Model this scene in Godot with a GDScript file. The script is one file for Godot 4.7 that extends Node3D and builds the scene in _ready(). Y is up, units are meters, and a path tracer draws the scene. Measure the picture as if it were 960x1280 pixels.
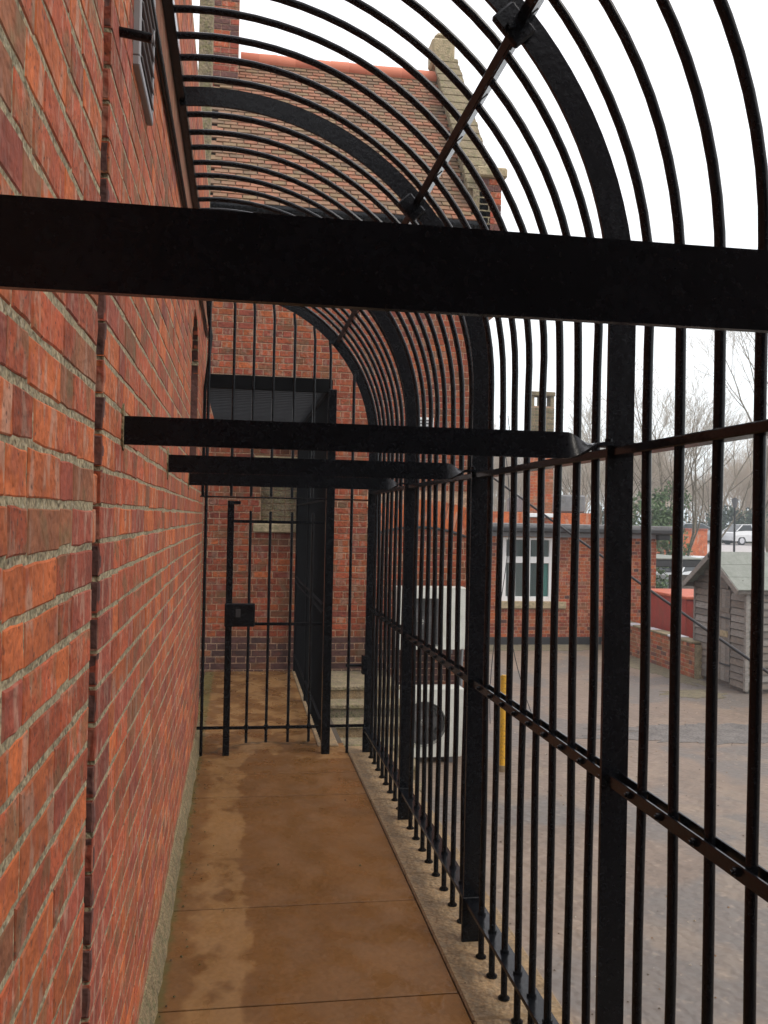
extends Node3D

# ------------------------------------------------------------------ set-up
const F_PX := 1130.0
const YARD := -0.88
const WALL_X := -0.285
var CAM_POS := Vector3(0, 1.76, 0)
var cam_basis: Basis
var M := {}
var used_names := {}

func _ready() -> void:
	set_camera()
	set_light()
	make_materials()
	build_ground()
	build_walkway()
	build_left_walls()
	build_added_rear_blocker()
	build_hall()
	build_cage()
	build_gate()
	build_rear_cage()
	build_steps()
	build_outbuilding()
	build_yard_things()
	build_shed()
	build_background()
	build_litter()

func set_camera() -> void:
	var yaw := deg_to_rad(9.1428)
	var pitch := deg_to_rad(0.4342)
	var roll := deg_to_rad(1.1572)
	var f := Vector3(sin(yaw) * cos(pitch), sin(pitch), -cos(yaw) * cos(pitch))
	var r0 := Vector3(cos(yaw), 0, sin(yaw))
	var u0 := r0.cross(f)
	var r := r0 * cos(roll) + u0 * sin(roll)
	var u := u0 * cos(roll) - r0 * sin(roll)
	cam_basis = Basis(r, u, -f)
	var cam := Camera3D.new()
	cam.name = "camera"
	add_child(cam)
	cam.transform = Transform3D(cam_basis, CAM_POS)
	cam.fov = 2.0 * rad_to_deg(atan(640.0 / F_PX))
	cam.near = 0.05
	cam.far = 900.0
	cam.current = true

func set_light() -> void:
	var env := Environment.new()
	env.background_mode = Environment.BG_SKY
	var sm := ProceduralSkyMaterial.new()
	sm.sky_top_color = Color(0.975, 0.965, 0.985)
	sm.sky_horizon_color = Color(0.91, 0.94, 0.95)
	sm.sky_curve = 0.25
	sm.ground_horizon_color = Color(0.55, 0.53, 0.5)
	sm.ground_bottom_color = Color(0.3, 0.28, 0.26)
	sm.sun_angle_max = 0.0
	sm.sky_energy_multiplier = 1.1
	var sky := Sky.new()
	sky.sky_material = sm
	env.sky = sky
	env.tonemap_mode = Environment.TONE_MAPPER_LINEAR
	env.tonemap_exposure = 1.36
	env.fog_enabled = true
	env.fog_density = 0.002
	env.fog_light_color = Color(0.86, 0.9, 0.92)
	env.sdfgi_enabled = true
	env.ssao_enabled = true
	env.ssil_enabled = true
	var we := WorldEnvironment.new()
	we.name = "environment"
	we.environment = env
	add_child(we)
	var sun := DirectionalLight3D.new()
	sun.name = "sun"
	sun.light_energy = 0.5
	sun.light_color = Color(1.0, 0.97, 0.93)
	sun.light_angular_distance = 20.0
	sun.shadow_enabled = true
	add_child(sun)
	sun.look_at_from_position(Vector3(6, 9, 4), Vector3.ZERO, Vector3.UP)

# ------------------------------------------------------------------ helpers: objects
func tag(o: Node, label := "", category := "", group := "", kind := "") -> void:
	if label != "": o.set_meta("label", label)
	if category != "": o.set_meta("category", category)
	if group != "": o.set_meta("group", group)
	if kind != "": o.set_meta("kind", kind)

func numbered(n: String) -> String:
	if used_names.has(n):
		used_names[n] += 1
		return "%s_%03d" % [n, used_names[n]]
	used_names[n] = 0
	return n

func thing(called: String, label: String, category: String, at := Vector3.ZERO, group := "") -> Node3D:
	var o := Node3D.new()
	o.name = numbered(called)
	add_child(o)
	o.position = at
	tag(o, label, category, group)
	return o

func structure(called: String) -> Node3D:
	var o := Node3D.new()
	o.name = numbered(called)
	add_child(o)
	tag(o, "", "", "", "structure")
	return o

func part(parent: Node, called: String, mesh: Mesh, mat: Material = null) -> MeshInstance3D:
	var mi := MeshInstance3D.new()
	mi.name = called
	mi.mesh = mesh
	if mat: mi.material_override = mat
	parent.add_child(mi, true)
	return mi

# ------------------------------------------------------------------ helpers: meshes
class MB:
	var v := PackedVector3Array()
	var n := PackedVector3Array()
	var c := PackedColorArray()
	var uv := PackedVector2Array()
	var col := Color(1, 1, 1)
	var has_uv := false
	func tri(a: Vector3, b: Vector3, d: Vector3, out: Vector3) -> void:
		var nn := (b - a).cross(d - a)
		if nn.length_squared() < 1e-16: return
		nn = nn.normalized()
		if nn.dot(out) < 0.0:
			nn = -nn
			v.append_array([a, b, d])
		else:
			v.append_array([a, d, b])
		n.append_array([nn, nn, nn])
		c.append_array([col, col, col])
	func quad(a: Vector3, b: Vector3, d: Vector3, e: Vector3, out: Vector3) -> void:
		tri(a, b, d, out)
		tri(a, d, e, out)
	# smooth quad with given normals, order a b d e round the face
	func squad(a: Vector3, b: Vector3, d: Vector3, e: Vector3, na: Vector3, nb: Vector3, nd: Vector3, ne: Vector3) -> void:
		var nn := (b - a).cross(d - a) + (d - a).cross(e - a)
		if nn.dot(na + nd) < 0.0:
			v.append_array([a, b, d, a, d, e])
			n.append_array([na, nb, nd, na, nd, ne])
		else:
			v.append_array([a, d, b, a, e, d])
			n.append_array([na, nd, nb, na, ne, nd])
		c.append_array([col, col, col, col, col, col])
	func box(ctr: Vector3, s: Vector3, bev := 0.0, bs := Basis.IDENTITY) -> void:
		var h := s * 0.5
		var b := minf(bev, minf(h.x, minf(h.y, h.z)) * 0.9)
		for ax in 3:
			var a1 := (ax + 1) % 3
			var a2 := (ax + 2) % 3
			for sg in [-1.0, 1.0]:
				var o := Vector3.ZERO
				o[ax] = sg
				var p := []
				for q in [[-1, -1], [1, -1], [1, 1], [-1, 1]]:
					var w := Vector3.ZERO
					w[ax] = sg * h[ax]
					w[a1] = q[0] * (h[a1] - b)
					w[a2] = q[1] * (h[a2] - b)
					p.append(ctr + bs * w)
				quad(p[0], p[1], p[2], p[3], bs * o)
			if b > 0.0:
				for s1 in [-1.0, 1.0]:
					for s2 in [-1.0, 1.0]:
						var p2 := []
						for e in [[0, -1], [0, 1], [1, 1], [1, -1]]:
							var w2 := Vector3.ZERO
							w2[ax] = e[1] * (h[ax] - b)
							if e[0] == 0:
								w2[a1] = s1 * h[a1]; w2[a2] = s2 * (h[a2] - b)
							else:
								w2[a1] = s1 * (h[a1] - b); w2[a2] = s2 * h[a2]
							p2.append(ctr + bs * w2)
						var o2 := Vector3.ZERO
						o2[a1] = s1; o2[a2] = s2
						quad(p2[0], p2[1], p2[2], p2[3], bs * o2)
		if b > 0.0:
			for sx in [-1.0, 1.0]:
				for sy in [-1.0, 1.0]:
					for sz in [-1.0, 1.0]:
						tri(ctr + bs * Vector3(sx * h.x, sy * (h.y - b), sz * (h.z - b)), ctr + bs * Vector3(sx * (h.x - b), sy * h.y, sz * (h.z - b)), ctr + bs * Vector3(sx * (h.x - b), sy * (h.y - b), sz * h.z), bs * Vector3(sx, sy, sz))
	func span(a: Vector3, b: Vector3, bev := 0.0) -> void:
		box((a + b) * 0.5, (b - a).abs(), bev)
	func tube(pts: Array, rad, sides := 8, caps := true) -> void:
		var k := pts.size()
		var t0: Vector3 = (pts[1] - pts[0]).normalized()
		var up := Vector3.UP if absf(t0.y) < 0.9 else Vector3.RIGHT
		var x := t0.cross(up).normalized()
		var prev_ring := []
		var prev_n := []
		for i in k:
			var t: Vector3
			if i == 0: t = t0
			elif i == k - 1: t = (pts[k - 1] - pts[k - 2]).normalized()
			else: t = ((pts[i] - pts[i - 1]).normalized() + (pts[i + 1] - pts[i]).normalized()).normalized()
			x = (x - t * x.dot(t)).normalized()
			var y := t.cross(x)
			var r: float = rad[i] if rad is Array else rad
			var ring := []
			var rn := []
			for j in sides:
				var a := TAU * j / sides
				var d := x * cos(a) + y * sin(a)
				rn.append(d)
				ring.append(pts[i] + d * r)
			if i > 0:
				for j in sides:
					var j2 := (j + 1) % sides
					squad(prev_ring[j], prev_ring[j2], ring[j2], ring[j], prev_n[j], prev_n[j2], rn[j2], rn[j])
			if caps and (i == 0 or i == k - 1):
				var o: Vector3 = -t if i == 0 else t
				for j in sides:
					tri(pts[i], ring[j], ring[(j + 1) % sides], o)
			prev_ring = ring
			prev_n = rn
	# prism: a flat polygon (convex or not) in the plane of ax,ay from centre o, thickness along az
	func prism(poly: PackedVector2Array, o: Vector3, ax: Vector3, ay: Vector3, az: Vector3, t0: float, t1: float) -> void:
		var idx := Geometry2D.triangulate_polygon(poly)
		for i in range(0, idx.size(), 3):
			var a := poly[idx[i]]; var b := poly[idx[i + 1]]; var d := poly[idx[i + 2]]
			tri(o + ax * a.x + ay * a.y + az * t0, o + ax * b.x + ay * b.y + az * t0, o + ax * d.x + ay * d.y + az * t0, -az)
			tri(o + ax * a.x + ay * a.y + az * t1, o + ax * b.x + ay * b.y + az * t1, o + ax * d.x + ay * d.y + az * t1, az)
		var cw := Geometry2D.is_polygon_clockwise(poly)
		for i in poly.size():
			var p := poly[i]; var q := poly[(i + 1) % poly.size()]
			var e := q - p
			var nn := Vector2(e.y, -e.x) if not cw else Vector2(-e.y, e.x)
			quad(o + ax * p.x + ay * p.y + az * t0, o + ax * q.x + ay * q.y + az * t0, o + ax * q.x + ay * q.y + az * t1, o + ax * p.x + ay * p.y + az * t1, ax * nn.x + ay * nn.y)
	func done(mesh: ArrayMesh = null, mat: Material = null) -> ArrayMesh:
		if mesh == null: mesh = ArrayMesh.new()
		if v.is_empty(): return mesh
		var arr := []
		arr.resize(Mesh.ARRAY_MAX)
		arr[Mesh.ARRAY_VERTEX] = v
		arr[Mesh.ARRAY_NORMAL] = n
		arr[Mesh.ARRAY_COLOR] = c
		if uv.size() == v.size(): arr[Mesh.ARRAY_TEX_UV] = uv
		mesh.add_surface_from_arrays(Mesh.PRIMITIVE_TRIANGLES, arr)
		if mat: mesh.surface_set_material(mesh.get_surface_count() - 1, mat)
		return mesh

func mbox(a: Vector3, b: Vector3, bev := 0.0) -> ArrayMesh:
	var m := MB.new()
	m.span(a, b, bev)
	return m.done()

func mtube(pts: Array, r, sides := 8) -> ArrayMesh:
	var m := MB.new()
	m.tube(pts, r, sides)
	return m.done()

# ------------------------------------------------------------------ helpers: materials
func lin(r: float, g: float, b: float) -> Color:
	return Color(r, g, b).linear_to_srgb()

func noise_img(w: int, h: int, sd: int, freq: float, oct := 4, kind := FastNoiseLite.TYPE_SIMPLEX_SMOOTH) -> Image:
	var fn := FastNoiseLite.new()
	fn.seed = sd
	fn.noise_type = kind
	fn.frequency = freq
	fn.fractal_octaves = oct
	var im := fn.get_seamless_image(w, h)
	im.convert(Image.FORMAT_L8)
	return im

func stretched(w: int, h: int, sd: int, freq: float, sx: int, sy: int) -> Image:
	var im := noise_img(w / sx, h / sy, sd, freq)
	im.resize(w, h, Image.INTERPOLATE_CUBIC)
	return im

func tex(im: Image) -> ImageTexture:
	im.generate_mipmaps()
	return ImageTexture.create_from_image(im)

func bump_tex(im: Image, strength: float) -> ImageTexture:
	var b := im.duplicate() as Image
	b.convert(Image.FORMAT_RGBA8)
	b.bump_map_to_normal_map(strength)
	return tex(b)

# colour map: base mottled by two noises, specks and blotches of other colours (all linear colours)
func mottle(size: int, sd: int, base: Color, var_amt: float, layers: Array, fine := 0.12) -> ImageTexture:
	var a := noise_img(size, size, sd, 5.0 / size).get_data()
	var b := noise_img(size, size, sd + 1, 40.0 / size).get_data()
	var ls := []
	for l in layers:
		var im: Image
		if l.has("sy"): im = stretched(size, size, sd + 7 + ls.size(), l.f / size, l.get("sx", 1), l.sy)
		else: im = noise_img(size, size, sd + 7 + ls.size(), l.f / size)
		ls.append(im.get_data())
	var out := PackedByteArray()
	out.resize(size * size * 3)
	var nl := layers.size()
	for i in size * size:
		var k := 1.0 + var_amt * (a[i] / 127.5 - 1.0) + fine * (b[i] / 127.5 - 1.0) * 2.0
		var r := base.r * k
		var g := base.g * k
		var bl := base.b * k
		for j in nl:
			var l: Dictionary = layers[j]
			var t: float = (ls[j][i] / 255.0 - l.t) / l.w
			if t > 0.0:
				t = minf(t, 1.0) * l.a * (0.75 + 0.25 * b[i] / 127.5)
				r += (l.c.r - r) * t
				g += (l.c.g - g) * t
				bl += (l.c.b - bl) * t
		var cc := Color(clampf(r, 0, 1), clampf(g, 0, 1), clampf(bl, 0, 1)).linear_to_srgb()
		out[i * 3] = int(cc.r * 255.0)
		out[i * 3 + 1] = int(cc.g * 255.0)
		out[i * 3 + 2] = int(cc.b * 255.0)
	return tex(Image.create_from_data(size, size, false, Image.FORMAT_RGB8, out))

func mat_tri(t: Texture2D, tile: float, rough := 0.85, nrm: Texture2D = null, ns := 1.0, vc := false) -> StandardMaterial3D:
	var m := StandardMaterial3D.new()
	m.albedo_texture = t
	m.uv1_triplanar = true
	m.uv1_world_triplanar = true
	m.uv1_scale = Vector3.ONE / tile
	m.roughness = rough
	if nrm:
		m.normal_enabled = true
		m.normal_texture = nrm
		m.normal_scale = ns
	m.vertex_color_use_as_albedo = vc
	return m

func mat_flat(c: Color, rough := 0.6, metal := 0.0) -> StandardMaterial3D:
	var m := StandardMaterial3D.new()
	m.albedo_color = c.linear_to_srgb()
	m.roughness = rough
	m.metallic = metal
	return m

var brick_tex := []
var brick_nrm: Texture2D

func make_materials() -> void:
	brick_nrm = bump_tex(noise_img(512, 512, 31, 0.05, 5), 5.0)
	var haze := Color(0.44, 0.28, 0.2)
	var film := Color(0.16, 0.12, 0.05)
	var soot := Color(0.05, 0.03, 0.025)
	brick_tex = [
		mottle(768, 11, Color(0.405, 0.082, 0.029), 0.3, [{f = 9.0, t = 0.58, w = 0.2, a = 0.5, c = Color(0.46, 0.125, 0.04)}, {f = 22.0, sy = 3, t = 0.6, w = 0.14, a = 0.5, c = haze}, {f = 5.0, t = 0.6, w = 0.15, a = 0.5, c = film}, {f = 60.0, t = 0.74, w = 0.08, a = 0.8, c = soot}]),
		mottle(512, 12, Color(0.31, 0.066, 0.034), 0.3, [{f = 8.0, t = 0.6, w = 0.2, a = 0.5, c = Color(0.22, 0.06, 0.042)}, {f = 14.0, sy = 3, t = 0.6, w = 0.15, a = 0.5, c = haze}]),
		mottle(512, 13, Color(0.48, 0.118, 0.032), 0.28, [{f = 7.0, t = 0.6, w = 0.25, a = 0.6, c = Color(0.3, 0.07, 0.04)}, {f = 12.0, sy = 3, t = 0.6, w = 0.15, a = 0.6, c = haze}, {f = 40.0, t = 0.74, w = 0.08, a = 0.8, c = soot}]),
		mottle(512, 14, Color(0.3, 0.105, 0.045), 0.25, [{f = 7.0, t = 0.55, w = 0.25, a = 0.6, c = film}, {f = 10.0, sy = 4, t = 0.65, w = 0.2, a = 0.5, c = haze}]),
		mottle(512, 15, Color(0.13, 0.055, 0.045), 0.35, [{f = 9.0, t = 0.6, w = 0.2, a = 0.5, c = Color(0.24, 0.07, 0.04)}]),
	]
	M.mortar = mat_tri(mottle(352, 21, Color(0.3, 0.245, 0.15), 0.3, [{f = 10.0, t = 0.55, w = 0.2, a = 0.6, c = Color(0.2, 0.185, 0.11)}, {f = 30.0, t = 0.66, w = 0.1, a = 0.6, c = Color(0.42, 0.37, 0.28)}], 0.3), 0.6, 0.95, brick_nrm, 1.2)
	M.mortar_pale = mat_tri(mottle(192, 22, Color(0.4, 0.26, 0.17), 0.3, [{f = 9.0, t = 0.58, w = 0.2, a = 0.6, c = Color(0.2, 0.14, 0.1)}], 0.3), 1.0, 0.95)
	var steel_n := bump_tex(noise_img(512, 512, 41, 0.03, 5), 2.5)
	M.black = mat_tri(mottle(352, 42, Color(0.004, 0.0045, 0.006), 0.3, [{f = 30.0, t = 0.72, w = 0.1, a = 0.4, c = Color(0.009, 0.009, 0.01)}, {f = 60.0, t = 0.8, w = 0.05, a = 0.3, c = Color(0.03, 0.02, 0.015)}], 0.15), 0.5, 0.24, steel_n, 0.2)
	M.matte_black = mat_tri(mottle(192, 47, Color(0.006, 0.006, 0.007), 0.3, [], 0.15), 0.5, 0.65)
	M.matte_black.metallic_specular = 0.12
	M.black.metallic_specular = 0.3
	M.black.roughness = 0.22
	M.slat = mat_tri(mottle(192, 45, Color(0.01, 0.0105, 0.0125), 0.2, [], 0.1), 0.5, 0.45)
	M.slat.metallic_specular = 0.25
	M.galv = mat_tri(mottle(192, 43, Color(0.5, 0.5, 0.53), 0.15, [{f = 16.0, t = 0.6, w = 0.2, a = 0.4, c = Color(0.3, 0.3, 0.32)}]), 0.4, 0.5)
	M.slab = mat_flat(Color(1, 1, 1), 0.55)
	M.concrete = mat_tri(mottle(352, 51, Color(0.235, 0.16, 0.082), 0.3, [{f = 8.0, t = 0.56, w = 0.2, a = 0.5, c = Color(0.17, 0.13, 0.08)}, {f = 50.0, t = 0.7, w = 0.1, a = 0.6, c = Color(0.12, 0.09, 0.06)}], 0.2), 0.9, 0.8, brick_nrm, 0.6)
	M.fillet = mat_tri(mottle(352, 52, Color(0.22, 0.16, 0.085), 0.4, [{f = 10.0, t = 0.52, w = 0.2, a = 0.7, c = Color(0.12, 0.12, 0.05)}, {f = 30.0, t = 0.7, w = 0.06, a = 0.85, c = Color(0.05, 0.045, 0.03)}], 0.25), 0.5, 0.9, brick_nrm, 1.5)
	var fine_nrm := bump_tex(noise_img(512, 512, 33, 0.2, 3), 3.0)
	M.yard = mat_tri(mottle(768, 53, Color(0.172, 0.127, 0.093), 0.2, [{f = 3.5, t = 0.54, w = 0.12, a = 0.75, c = Color(0.115, 0.105, 0.095)}, {f = 8.0, t = 0.6, w = 0.15, a = 0.5, c = Color(0.22, 0.165, 0.115)}, {f = 90.0, t = 0.72, w = 0.1, a = 0.35, c = Color(0.3, 0.24, 0.18)}, {f = 120.0, t = 0.74, w = 0.08, a = 0.35, c = Color(0.1, 0.075, 0.06)}], 0.09), 9.3, 0.6, fine_nrm, 0.3)
	M.tarmac = mat_tri(mottle(352, 54, Color(0.118, 0.106, 0.095), 0.35, [{f = 60.0, t = 0.68, w = 0.1, a = 0.5, c = Color(0.2, 0.19, 0.17)}], 0.25), 1.7, 0.65, brick_nrm, 1.0)
	M.moss = mat_tri(mottle(192, 55, Color(0.125, 0.112, 0.065), 0.4, [{f = 14.0, t = 0.5, w = 0.2, a = 0.8, c = Color(0.18, 0.14, 0.1)}], 0.3), 0.8, 0.95, brick_nrm, 1.0)
	M.stone = mat_tri(mottle(352, 56, Color(0.36, 0.29, 0.18), 0.25, [{f = 10.0, t = 0.55, w = 0.2, a = 0.6, c = Color(0.18, 0.17, 0.09)}], 0.15), 1.0, 0.9, brick_nrm, 0.6)
	M.weather = mat_tri(mottle(352, 57, Color(0.22, 0.175, 0.11), 0.35, [{f = 10.0, t = 0.5, w = 0.2, a = 0.6, c = Color(0.17, 0.16, 0.07)}, {f = 22.0, t = 0.62, w = 0.15, a = 0.6, c = Color(0.12, 0.1, 0.08)}], 0.25), 1.0, 0.95, brick_nrm, 1.0)
	M.white = mat_flat(Color(0.74, 0.75, 0.74), 0.4)
	M.cream = mat_tri(mottle(192, 58, Color(0.56, 0.57, 0.52), 0.08, [{f = 10.0, sy = 4, t = 0.62, w = 0.2, a = 0.4, c = Color(0.4, 0.38, 0.3)}], 0.04), 0.8, 0.45)
	M.vent_grey = mat_flat(Color(0.27, 0.27, 0.28), 0.5)
	M.coil = mat_flat(Color(0.16, 0.16, 0.16), 0.6)
	M.plaster = mat_flat(Color(0.4, 0.38, 0.34), 0.9)
	M.grit = StandardMaterial3D.new()
	M.grit.vertex_color_use_as_albedo = true
	M.grit.roughness = 0.9
	M.dark = mat_flat(Color(0.02, 0.02, 0.022), 0.6)
	M.lead = mat_flat(Color(0.1, 0.1, 0.105), 0.6)
	M.glass = mat_flat(Color(0.018, 0.022, 0.025), 0.06)
	M.curtain = mat_flat(Color(0.09, 0.45, 0.38), 0.9)
	M.soil = mat_flat(Color(0.06, 0.045, 0.03), 0.95)
	M.yellow = mat_tri(mottle(192, 61, Color(0.62, 0.33, 0.02), 0.15, [{f = 14.0, t = 0.64, w = 0.1, a = 0.7, c = Color(0.25, 0.14, 0.04)}]), 0.5, 0.5)
	M.red_paint = mat_tri(mottle(352, 62, Color(0.27, 0.035, 0.025), 0.2, [{f = 8.0, sy = 4, t = 0.6, w = 0.2, a = 0.5, c = Color(0.2, 0.06, 0.04)}]), 1.2, 0.55)
	M.orange_paint = mat_tri(mottle(192, 63, Color(0.42, 0.1, 0.05), 0.15, []), 1.2, 0.6)
	M.wood = []
	for i in 5:
		var b: Color = [Color(0.17, 0.155, 0.14), Color(0.21, 0.195, 0.175), Color(0.13, 0.118, 0.105), Color(0.17, 0.148, 0.125), Color(0.24, 0.225, 0.205)][i]
		var w := mat_tri(mottle(176, 70 + i * 3, b, 0.2, [{f = 30.0, sx = 8, sy = 1, t = 0.56, w = 0.2, a = 0.6, c = b * 0.5}, {f = 12.0, sx = 4, sy = 1, t = 0.6, w = 0.2, a = 0.4, c = Color(0.24, 0.17, 0.12)}], 0.1), 0.6, 0.9)
		M.wood.append(w)
	M.felt = mat_tri(mottle(352, 90, Color(0.21, 0.225, 0.2), 0.15, [{f = 8.0, t = 0.56, w = 0.2, a = 0.5, c = Color(0.15, 0.17, 0.14)}], 0.1), 1.2, 0.95)
	M.bark = mat_tri(mottle(192, 91, Color(0.17, 0.145, 0.11), 0.3, [{f = 20.0, sy = 4, t = 0.55, w = 0.2, a = 0.6, c = Color(0.06, 0.065, 0.035)}], 0.2), 0.7, 0.95)
	M.twig = mat_flat(Color(0.36, 0.32, 0.26), 0.95)  # colour lightened to imitate haze and sky glare through the branches
	M.twig_brown = mat_flat(Color(0.42, 0.34, 0.26), 0.95)  # distance haze worked into this pale brown as well
	M.leaf = StandardMaterial3D.new()
	M.leaf.vertex_color_use_as_albedo = true
	M.leaf.roughness = 0.7
	M.leaf.backlight_enabled = true
	M.leaf.backlight = Color(0.06, 0.1, 0.03)
	M.slate = mat_tri(mottle(192, 93, Color(0.16, 0.16, 0.165), 0.3, [{f = 14.0, t = 0.58, w = 0.2, a = 0.5, c = Color(0.22, 0.2, 0.16)}], 0.15), 1.3, 0.8)
	M.rubber = mat_flat(Color(0.015, 0.015, 0.016), 0.9)
	M.grey_plastic = mat_flat(Color(0.2, 0.21, 0.22), 0.5)

func brick_mat(k: int, tile: float, tint: float) -> StandardMaterial3D:
	var key := "brick_%d_%d_%d" % [k, int(tile * 100), int(tint * 100)]
	if not M.has(key):
		var m := mat_tri(brick_tex[k], tile, 0.88, brick_nrm, 0.45)
		m.albedo_color = lin(tint, tint, tint)
		M[key] = m
	return M[key]

func brick_mat_vc(k: int, tile: float) -> StandardMaterial3D:
	var key := "brickvc_%d_%d" % [k, int(tile * 100)]
	if not M.has(key):
		M[key] = mat_tri(brick_tex[k], tile, 0.88, brick_nrm, 0.45, true)
	return M[key]

# ------------------------------------------------------------------ helpers: brickwork
# one brick in its own axes: x along the wall, y up, z out of the wall; face at z = 0
func brick_shape(m: MB, xf: Transform3D, L: float, hgt: float, depth: float, rng: RandomNumberGenerator, rough: float, cells := 2) -> void:
	var nx := cells
	var ny := 1 if cells < 2 else 2
	var ch := 0.002 + 0.002 * rough * rng.randf()
	var front := []
	for j in ny + 1:
		var row := []
		for i in nx + 1:
			var px := -L / 2 + ch + (L - 2 * ch) * i / nx
			var py := -hgt / 2 + ch + (hgt - 2 * ch) * j / ny
			row.append(Vector3(px + rng.randf_range(-1, 1) * 0.0018 * rough, py + rng.randf_range(-1, 1) * 0.0016 * rough, rng.randf_range(-1, 1) * 0.0006 * rough))
		front.append(row)
	var o := xf.basis * Vector3(0, 0, 1)
	for j in ny:
		for i in nx:
			m.quad(xf * front[j][i], xf * front[j][i + 1], xf * front[j + 1][i + 1], xf * front[j + 1][i], o)
	# outline ring
	var ring := []
	for i in nx + 1: ring.append(front[0][i])
	for j in range(1, ny + 1): ring.append(front[j][nx])
	for i in range(nx - 1, -1, -1): ring.append(front[ny][i])
	for j in range(ny - 1, 0, -1): ring.append(front[j][0])
	var outer := []
	for p in ring:
		var q := Vector3(p.x, p.y, -ch * 0.8)
		q.x += signf(p.x) * ch if absf(absf(p.x) - (L / 2 - ch)) < 0.004 else 0.0
		q.y += signf(p.y) * ch if absf(absf(p.y) - (hgt / 2 - ch)) < 0.004 else 0.0
		outer.append(q)
	for i in ring.size():
		var i2 := (i + 1) % ring.size()
		var mid: Vector3 = (outer[i] + outer[i2]) * 0.5
		var od := Vector3(mid.x / L, mid.y / hgt, 0)
		if absf(od.x) > absf(od.y): od = Vector3(signf(od.x), 0, 0)
		else: od = Vector3(0, signf(od.y), 0)
		m.quad(xf * ring[i], xf * ring[i2], xf * outer[i2], xf * outer[i], xf.basis * (od + Vector3(0, 0, 1)))
		m.quad(xf * outer[i], xf * outer[i2], xf * Vector3(outer[i2].x, outer[i2].y, -depth), xf * Vector3(outer[i].x, outer[i].y, -depth), xf.basis * od)

func project(p: Vector3) -> Vector3:
	var q := cam_basis.inverse() * (p - CAM_POS)
	if q.z > -0.05: return Vector3(-9999, -9999, 1)
	return Vector3(480 + F_PX * q.x / -q.z, 640 - F_PX * q.y / -q.z, -q.z)

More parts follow.
